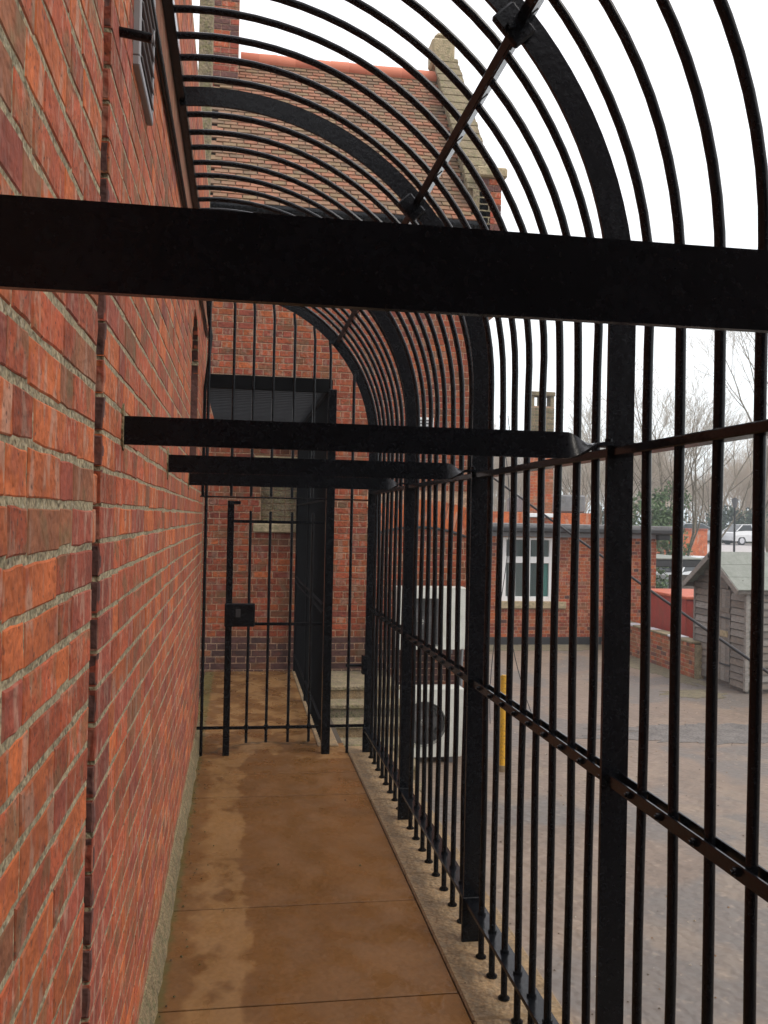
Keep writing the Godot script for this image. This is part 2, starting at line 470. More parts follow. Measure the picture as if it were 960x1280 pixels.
# lays bricks on a face: origin o, along u, up v, out n. opt: course, bond, joint, palette weights, holes (function (va,vb) to Array of [u0,u1]), singles ...
func lay_bricks(parent: Node3D, o: Vector3, u: Vector3, n: Vector3, width: float, height: float, opt: Dictionary) -> void:
	var rng := RandomNumberGenerator.new()
	rng.seed = opt.get("seed", 1)
	var vdir := Vector3.UP
	var course: float = opt.get("course", 0.075)
	var joint: float = opt.get("joint", 0.010)
	var flush: bool = opt.get("flush", false)
	var perp: float = opt.get("perp", joint)
	var bond: String = opt.get("bond", "english")
	var depth: float = opt.get("depth", 0.03)
	var tile: float = opt.get("tile", 1.1)
	var rough: float = opt.get("rough", 1.0)
	var weights: Array = opt.get("weights", [5, 2, 2, 1, 0])
	var pick = opt.get("pick")
	var tint: float = opt.get("tint", 1.0)
	var S: float = opt.get("stretcher", 0.225)
	var Hd := S / 2
	var v0: float = opt.get("v0", 0.0)
	var holes = opt.get("holes")
	var bs := Basis(u, vdir, n)
	var list := []
	var rows := int(ceil((height - v0) / course))
	for r in rows:
		var va := v0 + r * course
		var vb := va + course
		if va < -0.02 or vb > height + 0.01: continue
		var uu := 0.0
		var seq := 0
		if bond == "english":
			seq = 0 if r % 2 == 0 else 1
			uu = 0.0 if r % 2 == 0 else -Hd / 2
		else:
			uu = opt.offset if opt.has("offset") else -rng.randf_range(0.0, 0.05) - (Hd * 0.75 if r % 2 == 1 else 0.0)
		var k := 0
		var carry := false
		var blocks := []
		if holes != null: blocks = holes.call(va, vb)
		while uu < width:
			var L := S
			if bond == "english": L = S if seq == 0 else Hd
			elif bond == "flemish": L = S if (k + r) % 2 == 0 else Hd
			var jit := rng.randf_range(-0.006, 0.006) * rough
			var a := maxf(uu, 0.0)
			var b := minf(uu + L + jit, width)
			uu += L + jit
			k += 1
			if carry:
				a = 0.0
				carry = false
			if a < 0.001 and b < 0.06:
				carry = true
				continue
			var pieces := [[a, b]]
			for h in blocks:
				var np := []
				for p in pieces:
					if h[1] <= p[0] or h[0] >= p[1]: np.append(p)
					else:
						if h[0] - p[0] > 0.03: np.append([p[0], h[0]])
						if p[1] - h[1] > 0.03: np.append([h[1], p[1]])
				pieces = np
			for p in pieces:
				if p[1] - p[0] < 0.03: continue
				var e0 := perp / 2 if p[0] > 0.001 else 0.0
				var e1 := perp / 2 if p[1] < width - 0.001 else 0.0
				var L2: float = p[1] - p[0] - e0 - e1
				var cu: float = (p[0] + e0 + p[1] - e1) / 2
				var hh := course - joint + rng.randf_range(-0.002, 0.002) * rough
				var ctr := o + u * cu + vdir * (va + course / 2 + rng.randf_range(-0.0015, 0.0015) * rough) + n * (rng.randf_range(0.0004, 0.002) if flush else rng.randf_range(-0.0018, 0.0012) * rough)
				var kind := 0
				if pick != null: kind = pick.call(cu, va, rng)
				else:
					var tot := 0.0
					for w in weights: tot += w
					var x := rng.randf() * tot
					for i in weights.size():
						x -= weights[i]
						if x <= 0:
							kind = i
							break
				var pr := project(ctr)
				var vis := pr.z > 0.1 and pr.x > -60 and pr.x < 1020 and pr.y > -60 and pr.y < 1340
				var sight := (CAM_POS - ctr).normalized().dot(n)
				var sz := L2 * hh * maxf(sight, 0.0) / (pr.z * pr.z) if vis else -1.0
				list.append({c = ctr, L = L2, h = hh, k = kind, s = sz, t = rng.randf(), rot = rng.randf_range(-0.006, 0.006) * rough, edge = p[0] < 0.001})
	list.sort_custom(func(x, y): return x.s > y.s)
	var maxn: int = opt.get("singles", 300)
	var meshes := {}
	var merged := []
	for i in brick_tex.size(): merged.append(MB.new())
	for i in list.size():
		var q: Dictionary = list[i]
		var xf := Transform3D(bs * Basis(Vector3(0, 0, 1), q.rot), q.c)
		var dd: float = opt.get("edge_depth", depth) if q.edge else depth
		if i < maxn and q.s > 0.0:
			var variant := i % 4
			var key := "%d_%d_%d_%d" % [int(round(q.L * 500)), int(round(q.h * 1000)), variant, int(dd * 1000)]
			if not meshes.has(key):
				var mb := MB.new()
				brick_shape(mb, Transform3D.IDENTITY, round(q.L * 500) / 500.0, q.h, dd, rng, rough, opt.get("cells", 2))
				meshes[key] = mb.done()
			var mi := part(parent, "brick", meshes[key], brick_mat(q.k, tile, tint * [0.66, 0.8, 0.9, 1.0][int(q.t * 3.99)]))
			mi.transform = xf
		else:
			var mb2: MB = merged[q.k]
			var t: float = tint * (0.66 + 0.34 * q.t)
			mb2.col = Color(t, t, t)
			brick_shape(mb2, xf, q.L, q.h, dd, rng, rough, 1)
	var am := ArrayMesh.new()
	for i in merged.size():
		merged[i].done(am, brick_mat_vc(i, tile))
	if am.get_surface_count() > 0:
		var mi2 := MeshInstance3D.new()
		mi2.name = "distant_bricks"
		mi2.mesh = am
		mi2.set_meta("kind", "stuff")
		parent.add_child(mi2, true)

# a mortar sheet behind the bricks made of vertical strips, open where hole(u) gives [v0, v1]
func sheet(o: Vector3, u: Vector3, n: Vector3, width: float, height: float, cuts: Array, hole, thick := 0.2) -> ArrayMesh:
	var m := MB.new()
	var us := [0.0, width]
	for c in cuts: us.append(c)
	us.sort()
	for i in us.size() - 1:
		var a: float = us[i]
		var b: float = us[i + 1]
		if b - a < 1e-5: continue
		var h = hole.call((a + b) / 2) if hole != null else null
		var segs := [[0.0, height]]
		if h != null: segs = [[0.0, h[0]], [h[1], height]]
		for s in segs:
			if s[1] - s[0] < 1e-4: continue
			var p0: Vector3 = o + u * a + Vector3.UP * s[0]
			var p1: Vector3 = o + u * b + Vector3.UP * s[0]
			var p2: Vector3 = o + u * b + Vector3.UP * s[1]
			var p3: Vector3 = o + u * a + Vector3.UP * s[1]
			m.quad(p0, p1, p2, p3, n)
			m.quad(p0, p1, p1 - n * thick, p0 - n * thick, Vector3.DOWN)
			m.quad(p3, p2, p2 - n * thick, p3 - n * thick, Vector3.UP)
			if i == 0 or h != null or true:
				m.quad(p0, p3, p3 - n * thick, p0 - n * thick, -u)
				m.quad(p1, p2, p2 - n * thick, p1 - n * thick, u)
			m.quad(p0 - n * thick, p1 - n * thick, p2 - n * thick, p3 - n * thick, -n)
	return m.done()

# ------------------------------------------------------------------ ground
func ground_y(z: float) -> float:
	if z > -26.0: return YARD
	if z > -62.0:
		var t := (-26.0 - z) / 36.0
		return YARD + 1.3 * t * t * (3 - 2 * t)
	return YARD + 1.3

func build_ground() -> void:
	var m := MB.new()
	var zs := [40.0, 10.0, 0.0, -10.0, -20.0, -26.0]
	for i in range(1, 19): zs.append(-26.0 - i * 2.0)
	zs.append_array([-90.0, -150.0, -300.0, -700.0])
	var xs := [-400.0, -60.0, -10.0, 0.0, 10.0, 20.0, 30.0, 40.0, 60.0, 120.0, 500.0]
	for i in zs.size() - 1:
		for j in xs.size() - 1:
			m.quad(Vector3(xs[j], ground_y(zs[i]), zs[i]), Vector3(xs[j + 1], ground_y(zs[i]), zs[i]), Vector3(xs[j + 1], ground_y(zs[i + 1]), zs[i + 1]), Vector3(xs[j], ground_y(zs[i + 1]), zs[i + 1]), Vector3.UP)
	var g := structure("yard_ground")
	part(g, "surface", m.done(), M.yard)
	# patches of newer tarmac and moss, thin sheets with uneven outlines
	var rng := RandomNumberGenerator.new()
	rng.seed = 77
	for q in [[6.2, -10.7, 1.7, 0.5, "tarmac"], [6.6, -18.3, 2.6, 0.42, "moss"], [4.0, -17.9, 1.2, 0.5, "moss"], [7.55, -15.6, 0.32, 1.7, "moss"], [7.1, -13.2, 0.5, 0.35, "moss"]]:
		var pts := PackedVector2Array()
		var fn := FastNoiseLite.new()
		fn.seed = pts.size() + int(q[0] * 10)
		fn.frequency = 0.9
		for k in 140:
			var a := TAU * k / 140
			var r := 1.0 + 0.55 * fn.get_noise_2d(cos(a) * 1.5, sin(a) * 1.5) + 0.25 * fn.get_noise_2d(cos(a) * 7.0, sin(a) * 7.0) + rng.randf_range(-0.03, 0.03)
			pts.append(Vector2(cos(a) * q[2] * r, sin(a) * q[3] * r))
		var pm := MB.new()
		pm.prism(pts, Vector3(q[0], YARD, q[1]), Vector3.RIGHT, Vector3.BACK, Vector3.UP, 0.001, 0.005)
		var pn := structure("moss_ground" if q[4] == "moss" else "tarmac_ground")
		part(pn, "surface", pm.done(), M[q[4]])

func build_litter() -> void:
	var rng := RandomNumberGenerator.new()
	rng.seed = 404
	var m := MB.new()
	for k in 2600:
		var z := -1.0 - 17.0 * pow(rng.randf(), 0.9)
		var p := Vector3(rng.randf_range(1.4, 9.5), YARD + 0.001, z)
		if p.x > 7.5 and z < -12.8: continue
		if p.x < 2.9 and z < -7.4: continue
		var r := rng.randf_range(0.004, 0.013)
		m.col = [Color(0.4, 0.36, 0.3), Color(0.09, 0.07, 0.05), Color(0.2, 0.12, 0.06), Color(0.28, 0.22, 0.16)][int(rng.randf() * 3.99)]
		var a := rng.randf() * TAU
		var q := []
		for j in 3: q.append(p + Vector3(cos(a + j * 2.1), 0, sin(a + j * 2.1)) * r)
		var t := p + Vector3(0, r * 0.7, 0)
		for j in 3: m.tri(q[j], q[(j + 1) % 3], t, q[j] + q[(j + 1) % 3] - p * 2 + Vector3.UP)
	var g := MeshInstance3D.new()
	g.name = "gravel"
	g.mesh = m.done()
	g.material_override = M.grit
	add_child(g)
	tag(g, "scattered grit and crumbs over the yard surface", "gravel", "", "stuff")
	var f := MB.new()
	for k in 90:
		var wall := k < 60
		var p := Vector3(-0.24 + 0.05 * absf(rng.randfn()) if wall else rng.randf_range(-0.2, 1.1), 0.006, rng.randf_range(-6.6, -2.6))
		var r := rng.randf_range(0.003, 0.008)
		f.col = [Color(0.05, 0.035, 0.02), Color(0.1, 0.07, 0.03), Color(0.06, 0.06, 0.02)][int(rng.randf() * 2.99)]
		var a := rng.randf() * TAU
		var q := []
		for j in 3: q.append(p + Vector3(cos(a + j * 2.1), -0.3, sin(a + j * 2.1)) * r)
		for j in 3: f.tri(q[j], q[(j + 1) % 3], p + Vector3(0, r * 0.6, 0), Vector3.UP + q[j] - p)
	var d := MeshInstance3D.new()
	d.name = "debris"
	d.mesh = f.done()
	d.material_override = M.grit
	add_child(d)
	tag(d, "dark crumbs of debris along the walkway wall foot", "debris", "", "stuff")

func build_walkway() -> void:
	# sandstone slabs; one colour map over the whole walkway: stone grain, paler band with a ragged edge, green at the wall
	var W := 256
	var H := 2048
	var x0 := -0.35
	var x1 := 0.9
	var z0 := 2.0
	var z1 := -10.5
	var n1 := noise_img(W, H, 201, 0.012).get_data()
	var n2 := noise_img(W, H, 202, 0.06).get_data()
	var n3 := noise_img(W, H, 203, 0.03).get_data()
	var n4 := noise_img(W, H, 204, 0.18, 2).get_data()
	var out := PackedByteArray()
	out.resize(W * H * 3)
	for j in H:
		var z := z0 + (z1 - z0) * (j + 0.5) / H
		for i in W:
			var k := j * W + i
			var x := x0 + (x1 - x0) * (i + 0.5) / W
			var a := n1[k] / 127.5 - 1.0
			var b := n2[k] / 127.5 - 1.0
			var c := n3[k] / 127.5 - 1.0
			var dd := n4[k] / 127.5 - 1.0
			# brown stone, with a paler ragged band along the wall side
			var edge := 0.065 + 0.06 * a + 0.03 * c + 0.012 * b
			var pale_mask := smoothstep(0.014, -0.014, x - edge) * smoothstep(-0.19 + 0.07 * c, -0.1 + 0.07 * c, x)
			pale_mask *= smoothstep(-0.6, -0.1, a + 0.6 * c + 0.3)
			if z < -6.6: pale_mask = smoothstep(-0.1, 0.2, a + 0.5 * c) * 0.9
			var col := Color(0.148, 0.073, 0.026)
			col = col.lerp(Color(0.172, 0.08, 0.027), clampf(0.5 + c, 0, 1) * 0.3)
			col = col.lerp(Color(0.24, 0.134, 0.054), pale_mask * 0.85)
			col *= 1.0 + 0.13 * a + 0.06 * b + 0.12 * dd
			if b > 0.62: col = col.lerp(Color(0.07, 0.045, 0.022), minf((b - 0.62) * 1.5, 0.4))
			var lip := absf(z + 6.98 + 0.1 * a + 0.05 * c + 0.03 * b + 0.12 * sin(x * 4.0))
			if lip < 0.05: col = col.lerp(Color(0.05, 0.036, 0.02), (1.0 - lip / 0.05) * 0.8)
			var green := smoothstep(-0.215, -0.25, x + 0.02 * b) * 0.7
			col = col.lerp(Color(0.085, 0.085, 0.03), green)
			var s := Color(clampf(col.r, 0, 1), clampf(col.g, 0, 1), clampf(col.b, 0, 1)).linear_to_srgb()
			out[k * 3] = int(s.r * 255)
			out[k * 3 + 1] = int(s.g * 255)
			out[k * 3 + 2] = int(s.b * 255)
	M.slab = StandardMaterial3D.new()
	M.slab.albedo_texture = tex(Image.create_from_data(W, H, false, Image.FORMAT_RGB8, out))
	M.slab.roughness = 0.5
	var rim := noise_img(256, 2048, 207, 0.02)
	M.slab.roughness_texture = tex(rim)
	M.slab.roughness = 0.75
	M.slab.metallic_specular = 0.35
	M.slab.normal_enabled = true
	M.slab.normal_texture = bump_tex(noise_img(256, 2048, 205, 0.12, 4), 3.0)
	M.slab.normal_scale = 0.1
	var way := structure("walkway_pavement")
	var rng := RandomNumberGenerator.new()
	rng.seed = 5
	var joints := [2.0, 1.1, 0.2, -0.75, -1.6, -2.45, -3.29, -4.12, -5.74, -6.24, -7.05, -7.9, -8.7, -9.5, -10.38]
	for i in joints.size() - 1:
		var za: float = joints[i] - 0.005
		var zb: float = joints[i + 1] + 0.005
		var m := MB.new()
		var top := rng.randf_range(-0.0004, 0.0004)
		var xr := 0.845 if za > -6.3 else 0.64
		m.span(Vector3(-0.33, -0.08, zb), Vector3(xr, top, za), 0.002)
		var uvs := PackedVector2Array()
		for p in m.v: uvs.append(Vector2((p.x - x0) / (x1 - x0), (p.z - z0) / (z1 - z0)))
		m.uv = uvs
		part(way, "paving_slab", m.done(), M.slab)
	part(way, "bedding", mbox(Vector3(-0.34, YARD - 0.1, -10.4), Vector3(0.85, -0.02, 2.0)), M.soil)
	# kerb blocks under the railing with the retaining wall below
	var kerb := structure("walkway_kerb")
	var kj := [2.0, 0.9, -0.4, -1.75, -3.1, -4.41, -5.6, -6.93]
	for i in kj.size() - 1:
		var m := MB.new()
		m.span(Vector3(0.852, -0.1, kj[i + 1] + 0.002), Vector3(1.2, 0.004 + rng.randf_range(-0.003, 0.003), kj[i] - 0.002), 0.008)
		part(kerb, "kerb_block", m.done(), M.concrete)
	part(kerb, "retaining_wall", mbox(Vector3(0.851, YARD - 0.1, -6.9), Vector3(1.16, -0.1, 1.99)), M.concrete)
	var m2 := MB.new()
	m2.span(Vector3(0.642, -0.3, -10.38), Vector3(0.8, 0.012, -6.94), 0.006)
	part(kerb, "kerb_block", m2.done(), M.concrete)

# ------------------------------------------------------------------ the brick wall on the left
func build_left_walls() -> void:
	var top := 4.35
	# near stretch, up to the recessed joint
	var a := thing("brick_wall", "nearest stretch of weathered red brick wall, ending at dark upright slot", "wall", Vector3(0, 0, 0))
	part(a, "mortar", sheet(Vector3(-0.281 - 0.001, 0, -1.838), Vector3.BACK, Vector3.RIGHT, 3.6, top, [], null, 0.3), M.mortar)
	lay_bricks(a, Vector3(-0.281, 0, -1.833), Vector3.BACK, Vector3.RIGHT, 3.6, top, {course = 0.0767, v0 = 0.0087 - 0.0767 * 0, flush = true, joint = 0.012, perp = 0.006, bond = "flemish", depth = 0.03, edge_depth = 0.11, rough = 1.2, seed = 11, tile = 0.9, cells = 3, weights = [5, 1.5, 3, 1.4, 0.0]})
	# slot
	var s := thing("brick_pier", "dark recessed upright slot of brown bricks between two stretches of wall", "pier", Vector3(0, 0, 0))
	part(s, "mortar", mbox(Vector3(-0.5, 0, -1.955), Vector3(-0.38, top, -1.845)), M.mortar)
	lay_bricks(s, Vector3(-0.372, 0, -1.955), Vector3.BACK, Vector3.RIGHT, 0.11, top, {course = 0.0767, v0 = 0.012, bond = "running", depth = 0.02, seed = 13, weights = [0, 1, 0, 0, 3], stretcher = 0.22, singles = 60})
	for k in 2:
		var mb := MB.new()
		var rng := RandomNumberGenerator.new()
		rng.seed = 90 + k
		brick_shape(mb, Transform3D.IDENTITY, 0.105, 0.065, 0.08, rng, 2.0, 3)
		var mi := part(s, "brick", mb.done(), brick_mat(2, 0.7, 0.9))
		mi.transform = Transform3D(Basis(Vector3.BACK, Vector3.UP, Vector3.RIGHT), Vector3(-0.292, 1.733 + k * 0.0767, -1.9))
		tag(mi, "orange brick filling the dark slot")
	# far stretch with the blind arch
	var L := 5.45
	var zf := -1.96
	var b := thing("brick_wall", "long red brick wall of the walkway with arched niche and louvred vent", "wall", Vector3.ZERO)
	var az0 := 5.3
	var az1 := 6.15
	var spring := 2.62
	var arch_v := func(u: float):
		var z := -zf + u
		if z < az0 or z > az1: return null
		var t := (z - (az0 + az1) / 2) / ((az1 - az0) / 2)
		return [1.97, spring + sqrt(maxf(0.0, 1 - t * t)) * (az1 - az0) / 2]
	var arch_h := func(va: float, vb: float):
		var v := (va + vb) / 2
		if v < 1.97 or v > 3.04: return []
		var hw := (az1 - az0) / 2
		if v > spring: hw = sqrt(maxf(0.0, hw * hw - (v - spring) * (v - spring)))
		var mid := (az0 + az1) / 2 + zf
		return [[mid - hw, mid + hw]]
	var cuts := []
	for i in 21: cuts.append(az0 + zf + (az1 - az0) * i / 20.0)
	part(b, "mortar", sheet(Vector3(WALL_X - 0.0006, 0, zf - 0.006), Vector3.FORWARD, Vector3.RIGHT, L - 0.012, top, cuts, arch_v, 0.3), M.mortar)
	var lm := MB.new()
	var lp := []
	lp.append(Vector3(0, 1.97, -az0 - 0.004))
	for i in 25:
		var ta := PI - PI * i / 24.0
		lp.append(Vector3(0, spring - 0.004 + sin(ta) * ((az1 - az0) / 2 - 0.004), -(az0 + az1) / 2 - cos(ta) * ((az1 - az0) / 2 - 0.004)))
	lp.append(Vector3(0, 1.97, -az1 + 0.004))
	for i in lp.size() - 1:
		lm.quad(lp[i] + Vector3(WALL_X - 0.002, 0, 0), lp[i + 1] + Vector3(WALL_X - 0.002, 0, 0), lp[i + 1] + Vector3(-0.585, 0, 0), lp[i] + Vector3(-0.585, 0, 0), Vector3(0, 2.4, -5.725) - lp[i])
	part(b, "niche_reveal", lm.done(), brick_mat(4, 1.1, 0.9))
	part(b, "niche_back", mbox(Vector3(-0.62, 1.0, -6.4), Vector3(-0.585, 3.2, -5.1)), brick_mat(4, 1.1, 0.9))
	var pick := func(u: float, v: float, rng: RandomNumberGenerator) -> int:
		var x := rng.randf()
		if v < 0.12: return 3
		if u < 0.12 and v < 1.72: return 1
		if x < 0.52: return 0
		if x < 0.66: return 1
		if x < 0.94: return 2
		return 3
	lay_bricks(b, Vector3(WALL_X, 0, zf), Vector3.FORWARD, Vector3.RIGHT, L, top, {course = 0.0767, v0 = 0.0127, flush = true, joint = 0.0092, perp = 0.005, bond = "flemish", depth = 0.03, edge_depth = 0.03, rough = 1.0, seed = 12, tile = 0.9, pick = pick, holes = arch_h})
	part(b, "return_mortar", mbox(Vector3(-0.39, 0, zf - 0.004), Vector3(-0.2868, top, zf - 0.001)), M.mortar)
	lay_bricks(b, Vector3(-0.39, 0, zf), Vector3.RIGHT, Vector3.BACK, 0.105, top, {course = 0.0767, v0 = 0.0127, joint = 0.0115, bond = "running", depth = 0.02, rough = 1.2, seed = 14, tile = 0.9, weights = [0, 1.2, 0, 0, 4], singles = 60, flush = true, offset = 0.0})
	# returns of the far end
	part(b, "end_face", mbox(Vector3(-0.585, 0, -7.42), Vector3(-0.292, top, -7.405)), M.weather)
	# cement fillet at the foot
	var m := MB.new()
	var rng2 := RandomNumberGenerator.new()
	rng2.seed = 8
	var prev := []
	for i in 90:
		var z := 1.7 - i * 0.102
		if z < -7.42: break
		var ht := 0.14 + rng2.randf_range(-0.012, 0.012)
		var ring := [Vector3(-0.293, ht, z), Vector3(-0.277 + rng2.randf_range(-0.003, 0.004), ht - 0.012, z), Vector3(-0.262 + rng2.randf_range(-0.005, 0.005), 0.07 + rng2.randf_range(-0.01, 0.01), z), Vector3(-0.248 + rng2.randf_range(-0.006, 0.006), -0.005, z)]
		if prev.size() > 0:
			for k in 3: m.quad(prev[k], prev[k + 1], ring[k + 1], ring[k], Vector3(1, 1, 0))
		prev = ring
	part(b, "cement_fillet", m.done(), M.fillet)
	# render band below the wall rail and black conduit
	part(b, "render_band", mbox(Vector3(-0.292, 3.2, -7.3), Vector3(-0.278, 3.425, -2.0), 0.003), brick_mat(3, 0.9, 0.7))
	part(b, "conduit", mtube([Vector3(-0.271, 3.175, -2.0), Vector3(-0.271, 3.17, -4.5), Vector3(-0.271, 3.176, -7.3)], 0.012, 8), M.black)
	part(b, "iron_stub", mtube([Vector3(-0.29, 2.83, -2.07), Vector3(-0.212, 2.822, -2.07)], 0.011, 10), M.black)
	# louvred vent
	var vent := Node3D.new()
	vent.name = "louvred_vent"
	b.add_child(vent)
	var fr := MB.new()
	fr.span(Vector3(-0.287, 2.88, -2.68), Vector3(-0.267, 2.905, -2.32), 0.003)
	fr.span(Vector3(-0.287, 3.215, -2.68), Vector3(-0.267, 3.24, -2.32), 0.003)
	fr.span(Vector3(-0.287, 2.905, -2.68), Vector3(-0.267, 3.215, -2.655), 0.003)
	fr.span(Vector3(-0.287, 2.905, -2.345), Vector3(-0.267, 3.215, -2.32), 0.003)
	part(vent, "frame", fr.done(), M.vent_grey)
	for i in 7:
		var sl := MB.new()
		sl.box(Vector3(-0.272, 2.925 + i * 0.046, -2.5), Vector3(0.003, 0.03, 0.31), 0.0, Basis(Vector3.FORWARD, deg_to_rad(-35)))
		part(vent, "slat", sl.done(), M.vent_grey)

func build_added_rear_blocker() -> void:  # added out of view behind the camera to keep sky reflections off the ironwork
	var b := thing("added_rear_blocker", "added unseen brick block behind the camera, darkening reflections in the black iron", "building", Vector3(0, 0, 2.05))
	part(b, "wall", mbox(Vector3(-3.0, YARD, 0), Vector3(3.4, 5.6, 0.4)), brick_mat(4, 1.6, 0.8))
	part(b, "door", mbox(Vector3(-0.1, 0.01, -0.05), Vector3(0.8, 2.05, -0.002), 0.01), M.wood[2])  # door invented along with the added block

# ------------------------------------------------------------------ the hall at the end
func build_hall() -> void:
	var zw := -10.4
	var xl := -0.95
	var xr := 2.82
	var eave := 5.12
	var h := thing("brick_hall", "red brick hall with tiled roof and chimney closing the walkway", "building", Vector3.ZERO)
	# the wall bricks: from yard level right of the steps, so the wall starts at the yard
	var base := YARD
	var win := Rect2(0.25, 1.68, 0.42, 0.62)
	var hole := func(va: float, vb: float):
		var v := base + (va + vb) / 2
		var r := []
		if v > win.position.y and v < win.end.y: r.append([win.position.x - xl, win.end.x - xl])
		var t := (v - 1.62)
		if t > 0.0 and t < 0.46: r.append([1.48 - xl, 2.72 - xl])
		return r
	var pick := func(u: float, v: float, rng: RandomNumberGenerator) -> int:
		var x := rng.randf()
		var y := v + base
		if y < 0.3 + 0.1 * x: return 4 if x < 0.75 else 3
		if y > win.position.y - 0.3 and y < win.end.y + 0.3 and absf(u + xl - 0.46) < 0.3: return 3 if x < 0.7 else 1
		if x < 0.66: return 0
		if x < 0.8: return 1
		if x < 0.97: return 2
		return 3
	part(h, "mortar", sheet(Vector3(xl, base, zw - 0.007), Vector3.RIGHT, Vector3.BACK, xr - xl, eave - base, [win.position.x - xl, win.end.x - xl], func(u: float): return [win.position.y - base, win.end.y - base] if u + xl > win.position.x and u + xl < win.end.x else null, 0.3), M.mortar_pale)
	lay_bricks(h, Vector3(xl, base, zw), Vector3.RIGHT, Vector3.BACK, xr - xl, eave - base, {course = 0.0745, v0 = 0.0, joint = 0.011, bond = "english", depth = 0.012, rough = 0.9, seed = 31, tint = 0.72, tile = 1.6, pick = pick, holes = hole, cells = 1})
	# blocked window
	var w := Node3D.new()
	w.name = "blocked_window"
	h.add_child(w)
	part(w, "mortar", mbox(Vector3(win.position.x, win.position.y, zw - 0.12), Vector3(win.end.x, win.end.y, zw - 0.1)), M.mortar_pale)
	var rngw := RandomNumberGenerator.new()
	rngw.seed = 3
	for r in 8:
		for c in 3:
			var bm := MB.new()
			bm.span(Vector3(win.position.x + 0.005 + c * 0.14, win.position.y + 0.005 + r * 0.0765, zw - 0.105), Vector3(win.position.x + 0.135 + c * 0.14, win.position.y + 0.07 + r * 0.0765, zw - 0.09 + rngw.randf() * 0.004), 0.003)
			part(w, "brick", bm.done(), M.weather)
	part(w, "sill", mbox(Vector3(win.position.x - 0.08, win.position.y - 0.1, zw - 0.05), Vector3(win.end.x + 0.1, win.position.y - 0.001, zw + 0.05), 0.01), M.stone)
	part(w, "lintel", mbox(Vector3(win.position.x - 0.08, win.end.y, zw - 0.05), Vector3(win.end.x + 0.08, win.end.y + 0.15, zw + 0.008), 0.005), M.stone)
	# flat arch of orange rubbed bricks above the machines
	var ar := Node3D.new()
	ar.name = "brick_arch"
	h.add_child(ar)
	for k in 17:
		var t := (k - 8) / 8.0
		var ang := -t * 0.32
		var cx := 2.1 + sin(-ang) * 1.75
		var cy := 1.84 - 1.75 + cos(ang) * 1.75
		var bm := MB.new()
		bm.box(Vector3.ZERO, Vector3(0.064, 0.31, 0.04), 0.004)
		var mi := part(ar, "brick", bm.done(), brick_mat(2, 1.6, 1.0 if k % 3 else 0.85))
		mi.transform = Transform3D(Basis(Vector3.BACK, ang), Vector3(cx, cy, zw - 0.012))
	var hm := MB.new()
	var pv := Vector3.ZERO
	for k in 13:
		var ang := (k - 6) / 6.0 * 0.36
		var p := Vector3(2.1 + sin(ang) * 1.58, 1.84 - 1.75 + cos(ang) * 1.58, zw + 0.004)
		if k > 0: hm.tube([pv, p], 0.016, 6, false)
		pv = p
	part(ar, "hood_mould", hm.done(), M.dark)
	# small white vent plate
	var vent := Node3D.new()
	vent.name = "wall_vent"
	h.add_child(vent)
	part(vent, "plate", mbox(Vector3(1.98, 2.78, zw), Vector3(2.24, 2.96, zw + 0.015), 0.004), M.white)
	for k in 4: part(vent, "slat", mbox(Vector3(2.0, 2.805 + k * 0.037, zw + 0.014), Vector3(2.22, 2.82 + k * 0.037, zw + 0.026)), M.lead)
	# gutter and eaves board
	part(h, "eaves_board", mbox(Vector3(xl, eave - 0.1, zw - 0.02), Vector3(xr, eave + 0.12, zw + 0.14), 0.004), M.dark)
	var gm := MB.new()
	gm.tube([Vector3(xl, eave + 0.09, zw + 0.2), Vector3(xr - 0.05, eave + 0.075, zw + 0.2)], 0.06, 10)
	part(h, "gutter", gm.done(), M.black)
	# roof: battened plane with rows of plain tiles
	var e0 := Vector3(0, eave + 0.12, zw + 0.24)
	var rg := Vector3(0, 8.0, -12.5)
	var slope := (rg - e0)
	var SL := slope.length()
	var sd := slope / SL
	var rn := Vector3.RIGHT.cross(sd)
	if rn.y < 0: rn = -rn
	var rxl := -0.44
	var rxr := 2.62
	var rm := MB.new()
	rm.box(Vector3((rxl + rxr) / 2, 0, 0) + (e0 + rg) / 2 - rn * 0.06, Vector3(rxr - rxl, SL, 0.04), 0.0, Basis(Vector3.RIGHT, sd, Vector3.RIGHT.cross(sd)))
	var roof := part(h, "roof", rm.done(), M.dark)
	var tmats := []
	for cc in [Color(0.25, 0.1, 0.055), Color(0.28, 0.12, 0.07), Color(0.2, 0.105, 0.06), Color(0.19, 0.12, 0.065), Color(0.23, 0.125, 0.075), Color(0.15, 0.09, 0.055)]:
		tmats.append(mat_tri(mottle(176, 300 + tmats.size(), cc, 0.3, [{f = 20.0, t = 0.6, w = 0.15, a = 0.5, c = Color(0.14, 0.13, 0.05)}], 0.15), 0.8, 0.9, brick_nrm, 0.6))
	var tm := MB.new()
	tm.box(Vector3(0, 0.06, 0), Vector3(0.156, 0.135, 0.022), 0.003)
	var tmesh := tm.done()
	var rng := RandomNumberGenerator.new()
	rng.seed = 44
	var rest := []
	for k in tmats.size(): rest.append(MB.new())
	var gauge := 0.088
	var rows := int(SL / gauge)
	var all := []
	for r in rows:
		var x := rxl + (0.0 if r % 2 == 0 else 0.0825)
		while x < rxr - 0.04:
			var pc := e0 + sd * (r * gauge) + Vector3(minf(x + 0.08, rxr - 0.02), 0, 0) + rn * rng.randf_range(0.0, 0.006)
			var bs := Basis(Vector3.RIGHT, sd, Vector3.RIGHT.cross(sd)) * Basis(Vector3.RIGHT, (-1.0 if Vector3.RIGHT.cross(sd).y > 0 else 1.0) * 0.15) * Basis(Vector3.BACK, rng.randf_range(-0.02, 0.02))
			all.append([Transform3D(bs, pc), int(rng.randf() * 5.99)])
			x += 0.165
